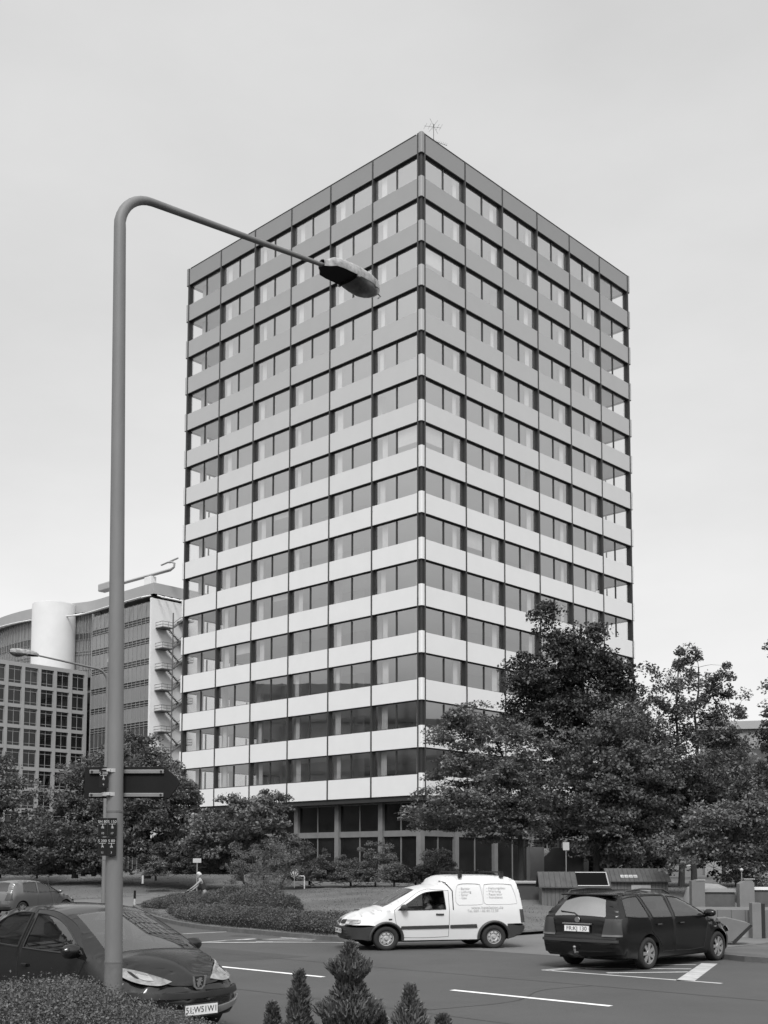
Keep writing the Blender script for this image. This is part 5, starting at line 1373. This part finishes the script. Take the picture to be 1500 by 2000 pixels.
def hand(parent, wrist, dirv, side, m, curl=.6):
    """palm with four fingers of different length and a thumb from its side"""
    d = Vector(dirv).normalized(); up = Vector((0, 0, 1)); s_ = d.cross(up)
    if s_.length < .2: s_ = d.cross(Vector((0, 1, 0)))
    s_.normalize(); n_ = s_.cross(d) * -1
    w_ = Vector(wrist); V = [w_, w_ + d * .04, w_ + d * .085]; Ed = [(0, 1), (1, 2)]; R_ = [.024, (.036, .02), (.038, .016)]
    for k, L_ in enumerate((.062, .075, .070, .052)):
        b = w_ + d * .09 + s_ * (.030 - k * .020); c_ = b + (d * cos(.4) + n_ * sin(.4)) * L_ * .5; e = c_ + (d * cos(curl * 1.5) + n_ * sin(curl * 1.5)) * L_ * .5
        i = len(V); V += [b, c_, e]; Ed += [(2, i), (i, i + 1), (i + 1, i + 2)]; R_ += [.010, .009, .0075]
    b = w_ + d * .035 + s_ * .036; i = len(V); V += [b, b + (d * .7 + s_ * .6 + n_ * .2).normalized() * .035, b + (d * .95 + s_ * .3 + n_ * .3).normalized() * .065]
    Ed += [(1, i), (i, i + 1), (i + 1, i + 2)]; R_ += [.013, .011, .009]
    return skin_obj('hand', [tuple(v) for v in V], Ed, R_, m, parent, 1)
def head(parent, c_, face, m, hair):
    """head centre c_, facing direction face"""
    f = Vector(face).normalized(); s_ = f.cross(Vector((0, 0, 1))).normalized(); u = s_.cross(f); C_ = Vector(c_)
    def pt(a, b, z): return tuple(C_ + f * a + s_ * b + u * z)
    q = MB(); n = 14; prof = [(-.118, .022, .045), (-.105, .048, .035), (-.075, .06, .015), (-.03, .069, .0), (.02, .075, -.008), (.06, .072, -.012), (.095, .052, -.014), (.115, .02, -.014)]
    V = []
    for (z, r, off) in prof:
        for k in range(n): a = 2 * pi * k / n; V.append(pt(off + cos(a) * r * 1.22, sin(a) * r, z))
    F_ = [(i * n + k, i * n + (k + 1) % n, (i + 1) * n + (k + 1) % n, (i + 1) * n + k) for i in range(len(prof) - 1) for k in range(n)]
    q.add(V, F_ + [tuple(range(n)), tuple(range((len(prof) - 1) * n, len(prof) * n))])
    k0 = len(q.v); q.add([pt(.08, -.012, -.02), pt(.08, .012, -.02), pt(.107, 0, -.035), pt(.085, 0, .02)], [(0, 1, 2), (0, 2, 3), (1, 3, 2)])
    h = q.build('head', m, parent, smooth=True)
    q = MB()
    for b in (-.03, .03): q.add([pt(.087, b - .012, .002), pt(.087, b + .012, .002), pt(.087, b + .012, .012), pt(.087, b - .012, .012)], [(0, 1, 2, 3)])
    q.add([pt(.088, -.022, -.062), pt(.088, .022, -.062), pt(.088, .022, -.055), pt(.088, -.022, -.055)], [(0, 1, 2, 3)]); q.build('eyes_and_mouth', M['ink'], h)
    q = MB()
    for b in (-.075, .075): q.lathe([(.001, 0), (.018, .0), (.024, .008), (.001, .01)], 8, origin=pt(-.005, b, -.01), axis='y')
    q.build('ears', m, h)
    q = MB(); V = []; pr = [(-.03, .077), (.02, .085), (.065, .082), (.10, .062), (.125, .02)]
    for (z, r) in pr:
        for k in range(n): a = 2 * pi * k / n; fr_ = -.045 if z < .05 else -.02; V.append(pt(fr_ + cos(a) * r * 1.05, sin(a) * r, z))
    q.add(V, [(i * n + k, i * n + (k + 1) % n, (i + 1) * n + (k + 1) % n, (i + 1) * n + k) for i in range(len(pr) - 1) for k in range(n)] + [tuple(range((len(pr) - 1) * n, len(pr) * n))])
    q.build('hair', hair, parent, smooth=True)
# stooping person at the hedge: leans to the left, arm reaching down
ps_ = thing('person', 'white haired person in dark sleeveless top bending over the hedge, arm stretched out left', 'person', (-7.22, 46.0, .07), 0)
V = [(.0, 0, .93), (-.03, 0, 1.08), (-.10, 0, 1.22), (-.16, 0, 1.36), (-.20, 0, 1.44), (-.22, 0, 1.50),
     (-.14, -.17, 1.37), (-.36, -.19, 1.16), (-.58, -.17, 1.01),
     (-.14, .17, 1.37), (-.32, .20, 1.14), (-.52, .12, .98),
     (.03, -.10, .88), (-.03, -.11, .48), (.08, -.12, .08), (-.07, -.12, .035), (.03, .10, .88), (-.01, .11, .48), (.10, .12, .08), (-.05, .12, .035)]
Ed = [(0, 1), (1, 2), (2, 3), (3, 4), (4, 5), (3, 6), (6, 7), (7, 8), (3, 9), (9, 10), (10, 11), (0, 12), (12, 13), (13, 14), (14, 15), (0, 16), (16, 17), (17, 18), (18, 19)]
R_ = [(.10, .08), (.13, .09), (.16, .11), (.15, .10), .06, .055, .06, .042, .028, .06, .042, .028, .06, .05, .04, .035, .06, .05, .04, .035]
skin_obj('body', V, Ed, R_, M['skin'], ps_)
skin_obj('vest', [V[0], V[1], V[2], V[3], (-.15, -.10, 1.385), (-.15, .10, 1.385)], [(0, 1), (1, 2), (2, 3), (3, 4), (3, 5)], [(.17, .125), (.165, .12), (.18, .13), (.165, .115), .07, .07], M['vest'], ps_)
skin_obj('trousers', [V[0], (.01, 0, 1.0), V[12], V[13], (.07, -.12, .12), V[16], V[17], (.09, .12, .12)], [(0, 1), (0, 2), (2, 3), (3, 4), (0, 5), (5, 6), (6, 7)], [(.20, .15), (.18, .14), .115, .085, .07, .115, .085, .07], M['trous'], ps_)
head(ps_, (-.25, 0, 1.60), (-1, -.1, -.35), M['skin'], M['hairw'])
hand(ps_, (-.58, -.17, 1.01), (-1, 0, -.5), 1, M['skin']); hand(ps_, (-.52, .12, .98), (-1, 0, -.5), -1, M['skin'])
sc_ = thing('hedge_shears', 'dark garden tool held in the hand of the stooping person', 'garden tool', (-7.88, 45.83, .98), 0)
q = MB(); q.tube([(.05, 0, .05), (-.1, 0, 0)], .018, 6); q.tube([(.05, .03, .03), (-.08, .05, .0)], .018, 6); q.build('handle', M['ink'], sc_)
q = MB(); q.prism([(-.1, -.01), (-.3, 0), (-.1, .02)], lambda u, v, d: (u, d, v - .01), -.003, .003); q.build('blade', M['wire'], sc_)
# driver of the white van (sits on the left seat, seen through the open side window)
dr = thing('person', 'driver of the white van seen through its open side window, hands on the wheel', 'person', (0, 0, 0), 0)
dr.location = vn.location; dr.rotation_euler = vn.rotation_euler
V = [(1.62, .39, .68), (1.60, .39, .86), (1.58, .39, 1.0), (1.58, .39, 1.09), (1.59, .39, 1.14), (1.60, .22, 1.03), (1.82, .2, .86), (2.06, .27, .98), (1.60, .56, 1.03), (1.80, .60, .86), (2.06, .50, .98), (2.0, .30, .70), (2.25, .30, .45), (2.0, .48, .70), (2.25, .48, .45)]
skin_obj('body', V, [(0, 1), (1, 2), (2, 3), (3, 4), (2, 5), (5, 6), (6, 7), (2, 8), (8, 9), (9, 10), (0, 11), (11, 12), (0, 13), (13, 14)], [(.15, .11), (.14, .10), (.15, .10), .06, .055, .055, .042, .028, .055, .042, .028, .08, .05, .08, .05], M['skin'], dr)
skin_obj('shirt', V[:4] + [V[5], V[6], V[8], V[9]], [(0, 1), (1, 2), (2, 3), (2, 4), (4, 5), (2, 6), (6, 7)], [(.165, .12), (.155, .115), (.165, .115), .065, .07, .055, .07, .055], M['shirt'], dr)
head(dr, (1.62, .39, 1.24), (1, .15, 0), M['skin'], M['hairg'])
hand(dr, (2.06, .27, .98), (1, .1, .3), 1, M['skin']); hand(dr, (2.06, .50, .98), (1, -.1, .3), -1, M['skin'])
# ------------------------------------------------------------ vegetation
M['bark'] = mat('bark', 0.03, 0.95, amp=.3, scale=6, stretch=(3, 3, .6))
def leaves(centers, size, rng, upb=1.0, asp=.62):
    n = len(centers); N = rng.normal(0, .75, (n, 3)) + np.array([0, 0, upb]); N /= np.linalg.norm(N, axis=1)[:, None]
    A = rng.normal(0, 1, (n, 3)); A -= N * (A * N).sum(1)[:, None]; A /= np.linalg.norm(A, axis=1)[:, None]; B = np.cross(N, A)
    s_ = size * rng.uniform(.55, 1.35, n)[:, None]
    return np.stack([centers - A * s_ * .5, centers + B * s_ * asp * .5 + N * s_ * .08, centers + A * s_ * .5 - N * s_ * .05, centers - B * s_ * asp * .5 + N * s_ * .08], 1).reshape(-1, 3)
def crown_points(els, dens, per, cr, rng, inner=.35, flat=.5):
    C_ = []
    for (x, z, rx, rz) in els:
        ry = min(rx * 1.0, 3.4); n = max(4, int(1.45 * dens * (rx * rz + rx * ry + ry * rz) / 3))
        d = rng.normal(0, 1, (n, 3)); d /= np.linalg.norm(d, axis=1)[:, None]; r = (inner + (1.04 - inner) * rng.uniform(0, 1, n) ** .55)[:, None]
        p = d * r * np.array([rx, ry, rz]) + np.array([x, rng.uniform(-.25, .25) * rx, z]); C_.append(p)
    C_ = np.concatenate(C_)
    pts = []
    for c_ in C_:
        k = int(per * rng.uniform(.5, 1.5)); s_ = cr * rng.uniform(.6, 1.35)
        q = rng.normal(0, 1, (k, 3)); q /= np.maximum(np.linalg.norm(q, axis=1)[:, None], 1e-6); q *= rng.uniform(0, 1, (k, 1)) ** .45
        q = q * np.array([s_, s_, s_ * flat]); q[:, 2] -= .25 * (q[:, 0] ** 2 + q[:, 1] ** 2) / s_
        pts.append(c_ + q)
    return C_, np.concatenate(pts)
def tree(name, label, loc, els, dens=9, per=95, cr=.62, leaf=.17, mt='leaf', seed=1, trunk=.18, cat='tree', group=None, limb=9, flat=.5, lean=0.0, inner=.35, stems=1, upb=1.0, twig=True):
    rng = np.random.default_rng(seed); rr_ = random.Random(seed)
    t = thing(name, label, cat, loc, 0, group)
    if cat == 'bush' and name == 'bush': els = [(x * 1.1, z * .92, rx * 1.3, rz * 1.35) for x, z, rx, rz in els]
    C_, pts = crown_points(els, dens, per, cr, rng, inner, flat)
    pts = pts[pts[:, 2] > .12]
    link('crown' if cat == 'tree' else 'foliage', quads('foliage', leaves(pts, leaf, rng, upb), M[mt]), t)
    zmax = C_[:, 2].max(); q = MB(); path = []
    xc = float(np.mean(C_[:, 0])); nseg = 9
    for s_ in range(stems):
        path = []
        for i in range(nseg + 1):
            f = i / nseg; wob = .10 * zmax / 8
            zz = zmax * .92 * f; m_ = C_[np.abs(C_[:, 2] - zz) < zmax * .15]; xt = float(m_[:, 0].mean()) if len(m_) and f > .35 else 0
            path.append(Vector((xt * max(0, f - .25) * 1.1 + rr_.uniform(-wob, wob) + (s_ - (stems - 1) / 2) * .5 * (1 + f * 1.5) if stems > 1 else xt * max(0, f - .25) * 1.0 + rr_.uniform(-wob, wob) * f, rr_.uniform(-wob, wob) * f, zz - (.15 if i == 0 else 0))))
        q.tube(path, [trunk * (1.15 if i == 0 else 1) * (1 - .86 * i / nseg) + .012 for i in range(nseg + 1)], 8)
    # limbs run from the trunk out to some clusters, twigs from limbs to the others
    order_ = list(range(len(C_))); rr_.shuffle(order_)
    nodes = [(p, trunk * .4 * (1 - .7 * i / nseg)) for i, p in enumerate(path) if i > 1]
    for j, i in enumerate(order_):
        c_ = Vector(C_[i])
        if j >= limb and not twig: break
        best = min(nodes, key=lambda n_: (n_[0] - c_).length + (max(0, n_[0].z - c_.z) * 1.5))
        if (best[0] - c_).length < .25: continue
        p0 = best[0]; mid = p0.lerp(c_, .5) + Vector((rr_.uniform(-.12, .12), rr_.uniform(-.12, .12), .12 * (c_ - p0).length * rr_.uniform(0, 1)))
        r0 = max(.014, best[1] * (.75 if j < limb else .45))
        q.tube([p0, p0.lerp(mid, .5) + Vector((0, 0, .02)), mid, mid.lerp(c_, .5), c_], [r0, r0 * .85, r0 * .65, r0 * .45, .008], 5 if j < limb else 4)
        nodes.append((mid, r0 * .65)); 
        if j < limb: nodes.append((mid.lerp(c_, .6), r0 * .4))
    q.build('trunk' if cat == 'tree' else 'stem', M['bark'], t, smooth=False)
    return t
M['leaf'] = leafmat('green_leaf', 0.12, island=.34)
M['leafL'] = leafmat('lighter_leaf', 0.155, island=.34)
M['leafD'] = leafmat('dark_maple_leaf', 0.062, island=.35, trans=.15)
M['leafB'] = leafmat('bush_leaf', 0.12, island=.35)
GF = 'trees in front of the office buildings'
tree('maple_tree', 'dense broad tree at the left edge in front of the grid facade', (-25.7, 76, 1.31), [(0.6, 3.6, 3.2, 3.2), (-1.9, 5.9, 2.9, 2.9), (2.0, 1.9, 1.9, 1.8), (-.5, 1.6, 3, 1.6)], seed=1, dens=11, group=GF, leaf=.2)
tree('maple_tree', 'narrower tree with tufted top between the left edge tree and the big pole', (-19.5, 72, 1.35), [(0.2, 5.4, 1.9, 2.0), (-0.5, 2.8, 2.4, 2.2), (1.2, 6.9, 1.2, 1.2), (1.8, 3.6, 1.8, 2.4), (1, 1.6, 2.4, 1.5)], seed=2, dens=11, group=GF, leaf=.19)
tree('maple_tree', 'round dark tree behind the arrow sign, just left of the tower', (-14.5, 70, 1.37), [(-1.0, 7.4, 1.9, 1.6), (-0.1, 4.9, 2.9, 2.5), (0.3, 2.3, 3.1, 2.0), (2.2, 5.0, 1.2, 1.0), (1.6, 1.5, 2, 1.4), (-2.2, 2.2, 1.6, 1.6)], seed=3, dens=12, group=GF, leaf=.19)
tree('maple_tree', 'low spreading round tree against the lowest white band of the tower', (-8.3, 66, 1.30), [(0, 3.3, 2.6, 1.45), (1.5, 4.2, 1.3, 0.9), (-0.9, 2.0, 2.3, 1.4), (-2.2, 3.0, 1.0, 1.0), (2.1, 2.1, 1.2, 1.4)], seed=4, dens=13, group=GF, leaf=.2, mt='leafL', cr=.55)
tree('maple_tree', 'layered maple with dark slender trunk in front of the tower corner on the right', (7.2, 60, 1.1), [(-2.5, 9.0, 1.55, .6), (-3.0, 7.7, 2.0, .85), (-2.1, 6.1, 3.1, .9), (-3.0, 4.2, 2.95, 1.0), (-1.3, 3.1, 2.6, 1.0), (0.1, 7.4, 1.3, 1.4), (-4.7, 3.4, 1.4, .5), (-.2, 5.0, 1.6, 1.2)], seed=5, dens=12, group=GF, leaf=.18, mt='leafL', flat=.3, cr=.72, upb=1.6, trunk=.15)
tree('maple_tree', 'tallest dark leaved maple standing before the right face of the tower', (12.5, 68, 1.0), [(-2.6, 15.9, .85, 1.4), (-.3, 15.1, 1.15, 1.4), (-3.5, 12.2, 1.6, 1.2), (1.7, 12.9, 1.6, 1.3), (-1.0, 14.2, 1.6, 1.1), (-1.7, 13.4, 2.5, 1.3), (-4.2, 13.1, 1.0, .5), (.2, 11.5, 2.8, 2.3), (-2.3, 10, 2.5, 2.2), (.7, 7.5, 3.1, 2.8), (-1.8, 5.3, 3.1, 2.8), (2.1, 10, 1.3, 2.6), (-4.4, 9.6, 1.4, 1.0), (-3.6, 11.2, 1.6, 1.2), (1.6, 3.7, 2.5, 2.4)], seed=6, dens=10, group=GF, leaf=.21, mt='leafD', trunk=.26, cr=.75, limb=16)
tree('maple_tree', 'lighter leafy tree filling in front of the tall dark maple', (11.6, 62, 1.0), [(0, 7.3, 2.6, 1.7), (2.0, 9.0, 1.7, 1.2), (-.6, 4.9, 2.9, 2.0), (2.4, 5.6, 2.3, 2.4), (1.2, 2.8, 2.8, 1.9)], seed=16, dens=9, group=GF, leaf=.2, mt='leaf', trunk=.2, cr=.7, limb=12)
tree('maple_tree', 'thin ragged tree with bare twigs against the sky right of the tower', (17.0, 64, 1.1), [(0.4, 13.0, .9, 1.1), (-1.3, 11.3, 1.15, 1.1), (.3, 11.2, .6, 1.2), (2.0, 12.0, .8, .7), (2.6, 10.3, 1.0, .9), (.5, 9.5, 1.8, 1.5), (-1.6, 9.3, 1.5, 1.5), (2.6, 8.6, 1.4, 1.3), (1.2, 10.9, .9, .8), (-1.0, 7.0, 1.8, 1.8), (1.9, 6.4, 1.8, 1.9)], seed=7, dens=9, per=85, group=GF, leaf=.18, mt='leaf', cr=.5, trunk=.16, limb=14, stems=2, flat=.8)
tree('maple_tree', 'tall tree cut by the right edge of the picture', (20.4, 58, .8), [(0.1, 12.4, .73, .78), (-.3, 9.0, 1.1, 2.2), (.3, 6.3, 1.44, 2.35), (.9, 10.8, 1.3, 1.57), (1.6, 8, 2, 3)], seed=8, dens=11, group=GF, leaf=.18, mt='leaf')
tree('maple_tree', 'light bushy tree above the concrete pillars at the right edge', (16.3, 52, .5), [(0, 3.3, 2.34, 1.29), (-1.1, 3.6, 1.29, 1.05), (1.2, 4.2, 1.05, 1.05), (-2.3, 2.4, 1.3, 1.05), (.7, 1.7, 1.41, .89)], seed=9, dens=13, group=GF, leaf=.17, mt='leafL')
tree('maple_tree', 'broad tree further back behind the ragged tree', (25.6, 105, .8), [(.1, 6.6, 4.2, 5.0), (-1.5, 9.5, 3.2, 3.0)], seed=10, dens=6, per=80, cr=1.1, leaf=.32, group=GF, mt='leaf')
tree('maple_tree', 'rounded tree far back in front of the pale flat roofed building', (31.0, 104, .8), [(.1, 7.6, 4.8, 5.0), (3.5, 6.0, 3.5, 4.5), (-3, 8.5, 2.5, 2.5)], seed=11, dens=6, per=80, cr=1.1, leaf=.32, group=GF, mt='leafL')
tree('maple_tree', 'dark tree behind the bin huts filling the gap under the tall maple', (15.6, 66, .8), [(0, 3.4, 2.6, 2.6), (1.5, 5.2, 2.2, 2.0), (-1.8, 2.2, 2.0, 1.6)], seed=12, dens=11, group=GF, leaf=.2, mt='leafD')
tree('maple_tree', 'dark low tree behind the low wall at the right', (20.5, 66, .6), [(0, 3.0, 3.0, 2.6), (-2, 4.4, 1.8, 1.8), (1.5, 5.5, 2, 2)], seed=13, dens=10, group=GF, leaf=.2, mt='leafD')
GB = 'bushes along the foot of the tower'
def bush(label, loc, els, seed, mt='leafB', dens=30, per=150, cr=.32, leaf=.09, name='bush', group=GB, **k):
    if name == 'bush': els = list(els) + [(els[0][0], .38, els[0][2] * .95, .38)]
    return tree(name, label, loc, els, dens=dens, per=per, cr=cr, leaf=leaf, mt=mt, seed=seed, trunk=.05, cat='bush', group=group, limb=5, **k)
bush('rounded dark bush at the tower foot, leftmost of the row', (-4.5, 69, 1.0), [(0, .95, 1.1, 1.25), (.5, .6, .8, .7)], 21)
bush('low wide bush at the tower foot, second from the left', (-2.0, 69, .95), [(0, .75, 1.25, .8), (-.6, .4, .7, .5)], 22)
bush('taller airy bush at the tower foot with upright twigs', (-.5, 68, .95), [(0, 1.2, 1.0, 1.1), (.3, 2.0, .45, .6), (.8, 1.6, .5, .3)], 23, mt='leafL', dens=16)
bush('small light cone shaped bush beside the dark round one', (.60, 66, .95), [(0, .6, .5, .55), (.1, 1.0, .3, .3)], 24, mt='leafL')
bush('dark low rounded bush right of the light cone bush', (1.85, 66, .95), [(0, .5, 1.05, .52), (.5, .45, .8, .5)], 25, mt='leafD')
bush('medium bush under the layered maple', (3.1, 67, .95), [(0, .9, .9, 1.0), (.6, .5, .7, .6)], 26)
bush('small bush behind the van roof', (5.2, 62, .9), [(0, .35, .8, .4)], 27)
bush('dark bushes left of the tower foot near the board', (-11.0, 68, 1.4), [(0, .9, 1.4, .8), (1.8, .8, 1.2, .7), (-1.8, 1.0, 1.2, .9)], 28, mt='leaf')
bush('pointed small conifer bush on the lawn crest', (-13.2, 66, 1.3), [(0, .5, .55, .5), (.1, .9, .3, .4)], 29, mt='leafL')
bush('dark bushes under the trees at the far left', (-22.5, 74, 1.3), [(0, .6, 2.0, .6), (3, .7, 1.6, .7), (-3, .7, 1.6, .7)], 30, mt='leafD')
bush('large loose leafed shrub standing above the island hedge', (-5.0, 47.5, .35), [(0, 1.9, 1.45, .75), (-.5, 1.2, 1.3, .6), (1.1, 1.5, .7, .7), (.2, 2.3, .8, .5), (0, .7, .9, .5)], 31, mt='leafL', dens=26, per=110, cr=.28, leaf=.05, name='shrub', group='shrubs on the island', stems=3)
bush('small rust leafed shrub left of the big one on the island', (-5.5, 44.5, .3), [(0, .8, .8, .5), (.6, .9, .6, .5)], 32, mt='leafB', dens=22, per=100, cr=.25, leaf=.05, name='shrub', group='shrubs on the island')

# hedges: a mound with a leafy skin
def hedge(name, label, spine, width, hgt, leaf, count, mt, seed, zf, core='leafcore', fuzz=.12, group=None, upb=.8):
    rng = np.random.default_rng(seed); t = thing(name, label, 'hedge', (0, 0, 0), 0, group)
    S_ = [Vector(p) for p in spine]; seg = [(S_[i + 1] - S_[i]).length for i in range(len(S_) - 1)]; tot = sum(seg)
    def at_(f):
        d = f * tot
        for i, l in enumerate(seg):
            if d <= l or i == len(seg) - 1: return S_[i].lerp(S_[i + 1], min(1, d / l)), (S_[i + 1] - S_[i]).normalized(), i + min(1, d / l)
            d -= l
    def val(L_, u): i = min(int(u), len(L_) - 2); return L_[i] + (L_[i + 1] - L_[i]) * (u - i)
    def P(f, v, s_):     # v in -1..1 across
        p, d, u = at_(f); n_ = Vector((-d.y, d.x, 0)); w_ = val(width, u); h = val(hgt, u)
        e = min(1, min(f, 1 - f) * tot / max(.05, w_ * .7)); e = sqrt(max(0, 1 - (1 - e) ** 2))
        lump = 1 + .10 * sin(f * tot * 2.3 + seed) + .07 * sin(f * tot * 5.1 + v * 3)
        a = v * pi / 2; x = p + n_ * (sin(a) * w_ * (.55 + .45 * e)) * s_
        z = zf(x.x, x.y) - .05 + (h * lump * (abs(cos(a)) ** .45) * e + .05) * s_
        return (x.x, x.y, z)
    q = MB(); na, nb_ = max(12, int(tot / .25)), 16
    for i in range(na + 1):
        for j in range(nb_ + 1): q.v.append(P(i / na, -1 + 2 * j / nb_, .93))
    for i in range(na):
        for j in range(nb_): a = i * (nb_ + 1) + j; q.f.append((a, a + 1, a + nb_ + 2, a + nb_ + 1))
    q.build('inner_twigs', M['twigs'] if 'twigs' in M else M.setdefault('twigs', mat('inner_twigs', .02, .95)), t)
    pts = np.array([P(rng.uniform(0, 1), rng.uniform(-1, 1), rng.uniform(.93, 1.04)) for _ in range(count)]) + rng.normal(0, fuzz * .3, (count, 3))
    link('foliage', quads('foliage', leaves(pts, leaf, rng, upb), M[mt]), t)
    return t
M['hedgeleaf'] = leafmat('hedge_leaf', 0.105, island=.55)
M['hedgeleaf2'] = leafmat('island_hedge_leaf', 0.10, island=.5, nscale=.8, namp=.35)
h3 = lambda *p: [G(a, b) for a, b in p]
hedge('hedge', 'long low hedge along the kerb of the island, nearest row left of the van', h3((23.6, 23.2), (24.0, 27), (24.6, 30.5), (26.0, 34), (28.2, 38)), [1.0, 1.05, 1.05, 1.0, .8], [.45, .52, .5, .4, .25], .052, 52000, 'hedgeleaf2', 41, TW, group='hedges on the island')
hedge('hedge', 'rising back hedge on the island in front of the stooping person', h3((27.5, 31.0), (28, 34), (29.0, 37.5), (30.4, 41.5), (32.0, 45.4)), [.9, 1.2, 1.2, 1.1, .8], [.75, .95, .68, .52, .25], .055, 60000, 'hedgeleaf2', 42, TW, group='hedges on the island')
hedge('hedge', 'leafy clipped hedge in the bottom left corner in front of the dark hatchback', [(-6.5, 9.7, 0), (-4.6, 9.75, 0), (-3.6, 9.8, 0), (-2.75, 9.85, 0), (-2.25, 9.9, 0), (-1.55, 9.9, 0), (-1.1, 9.95, 0)], [1.15, 1.15, 1.1, 1.1, 1.0, .8, .5], [.68, .66, .60, .50, .38, .12, .02], .023, 210000, 'hedgeleaf', 43, lambda x, y: .45, fuzz=.16, upb=.5)
# small conifers in the foreground
def conifer(label, x, y, z, h, w_, seed, n=9000, bulges=(), mt='conif'):
    w_ *= .92; n = int(n * 2.3)
    rng = np.random.default_rng(seed); t = thing('conifer', label, 'conifer', (x, y, z), 0, 'young conifers in the foreground')
    f = rng.uniform(0, 1, n) ** 1.25; r = w_ * (1 - f) ** .8 * (1 + .22 * np.sin(f * 23 + seed) + .12 * np.sin(f * 47))
    for (c_, s_, am) in bulges: r += am * np.exp(-((f - c_) / s_) ** 2)
    a = rng.uniform(0, 2 * pi, n); ap = np.round(a * 3.2 + f * 31) / 3.2; a = a * .45 + (ap - f * 31 / 3.2) * .55
    rad = r * (.2 + .95 * rng.uniform(0, 1, n) ** .6) + .010
    p = np.stack([np.cos(a) * rad, np.sin(a) * rad, f * h * 1.0 + rad * .25], 1)
    N = rng.normal(0, 1, (n, 3)); up = np.stack([np.cos(a) * .5, np.sin(a) * .5, np.ones(n)], 1) + rng.normal(0, .35, (n, 3)); up /= np.linalg.norm(up, axis=1)[:, None]
    B = np.cross(up, N); B /= np.linalg.norm(B, axis=1)[:, None]; s_ = .026 * rng.uniform(.4, 2.0, n)[:, None]
    V = np.stack([p - B * s_ * .16, p + B * s_ * .16, p + up * s_ + B * s_ * .07, p + up * s_ - B * s_ * .07], 1).reshape(-1, 3)
    link('foliage', quads('foliage', V, M[mt]), t)
    q = MB(); q.tube([(0, 0, -.1), (0, 0, h * .95)], [.022, .004], 6)
    rr_ = random.Random(seed)
    for k in range(30):
        zf_ = rr_.uniform(.05, .85); aa = rr_.uniform(0, 6.3); R_ = w_ * (1 - zf_) ** .8 * .8; q.tube([(0, 0, zf_ * h), (R_ * cos(aa), R_ * sin(aa), zf_ * h + R_ * .5)], [.006, .002], 4)
    q.build('stem', M['bark'], t); return t
M['conif'] = leafmat('conifer_spray', 0.11, island=.6, trans=.12); M['conifL'] = leafmat('grey_conifer_spray', 0.15, island=.5, trans=.15)
conifer('tallest young conifer in the middle of the foreground with an irregular tip', -.235, 8, .40, 1.13, .25, 51, 11500, ((.84, .05, .06), (.55, .1, .05)))
conifer('slim young conifer left of the tallest one', -.59, 8.05, .38, .95, .17, 52, 6500)
conifer('rounder young conifer right of the tallest one', .185, 8, .38, .86, .22, 53, 6000, ((.6, .15, .03),), 'conifL')
conifer('smallest conifer tip at the very left of the young conifers', -.80, 8.3, .36, .72, .14, 54, 5000)
conifer('low conifer tip at the right end of the young conifers', .42, 8.1, .36, .66, .17, 55, 6000)
conifer('low tuft between the tallest and the right hand young conifer', -.03, 8.2, .36, .68, .16, 56, 5000)

# trees along the photographer's side of the street (seen only as reflections and shade)
for k, (x, y, s_) in enumerate(((-17, -17, 1.0), (-8, -20, 1.15), (1, -21, .95), (10, -18, 1.1), (19, -16, 1.0), (-27, -8, 1.1))):
    tree('street_tree', 'broad street tree behind the viewpoint, %s from the left' % ['second', 'third', 'fourth', 'fifth', 'sixth', 'first'][k], (x, y, .4), [(0, 5.6 * s_, 3.2 * s_, 2.2 * s_), (.8, 4.2, 2.8 * s_, 1.6)], seed=80 + k, dens=4, per=70, cr=1.0, leaf=.36, mt='leaf', group='street trees behind the viewpoint', limb=6)
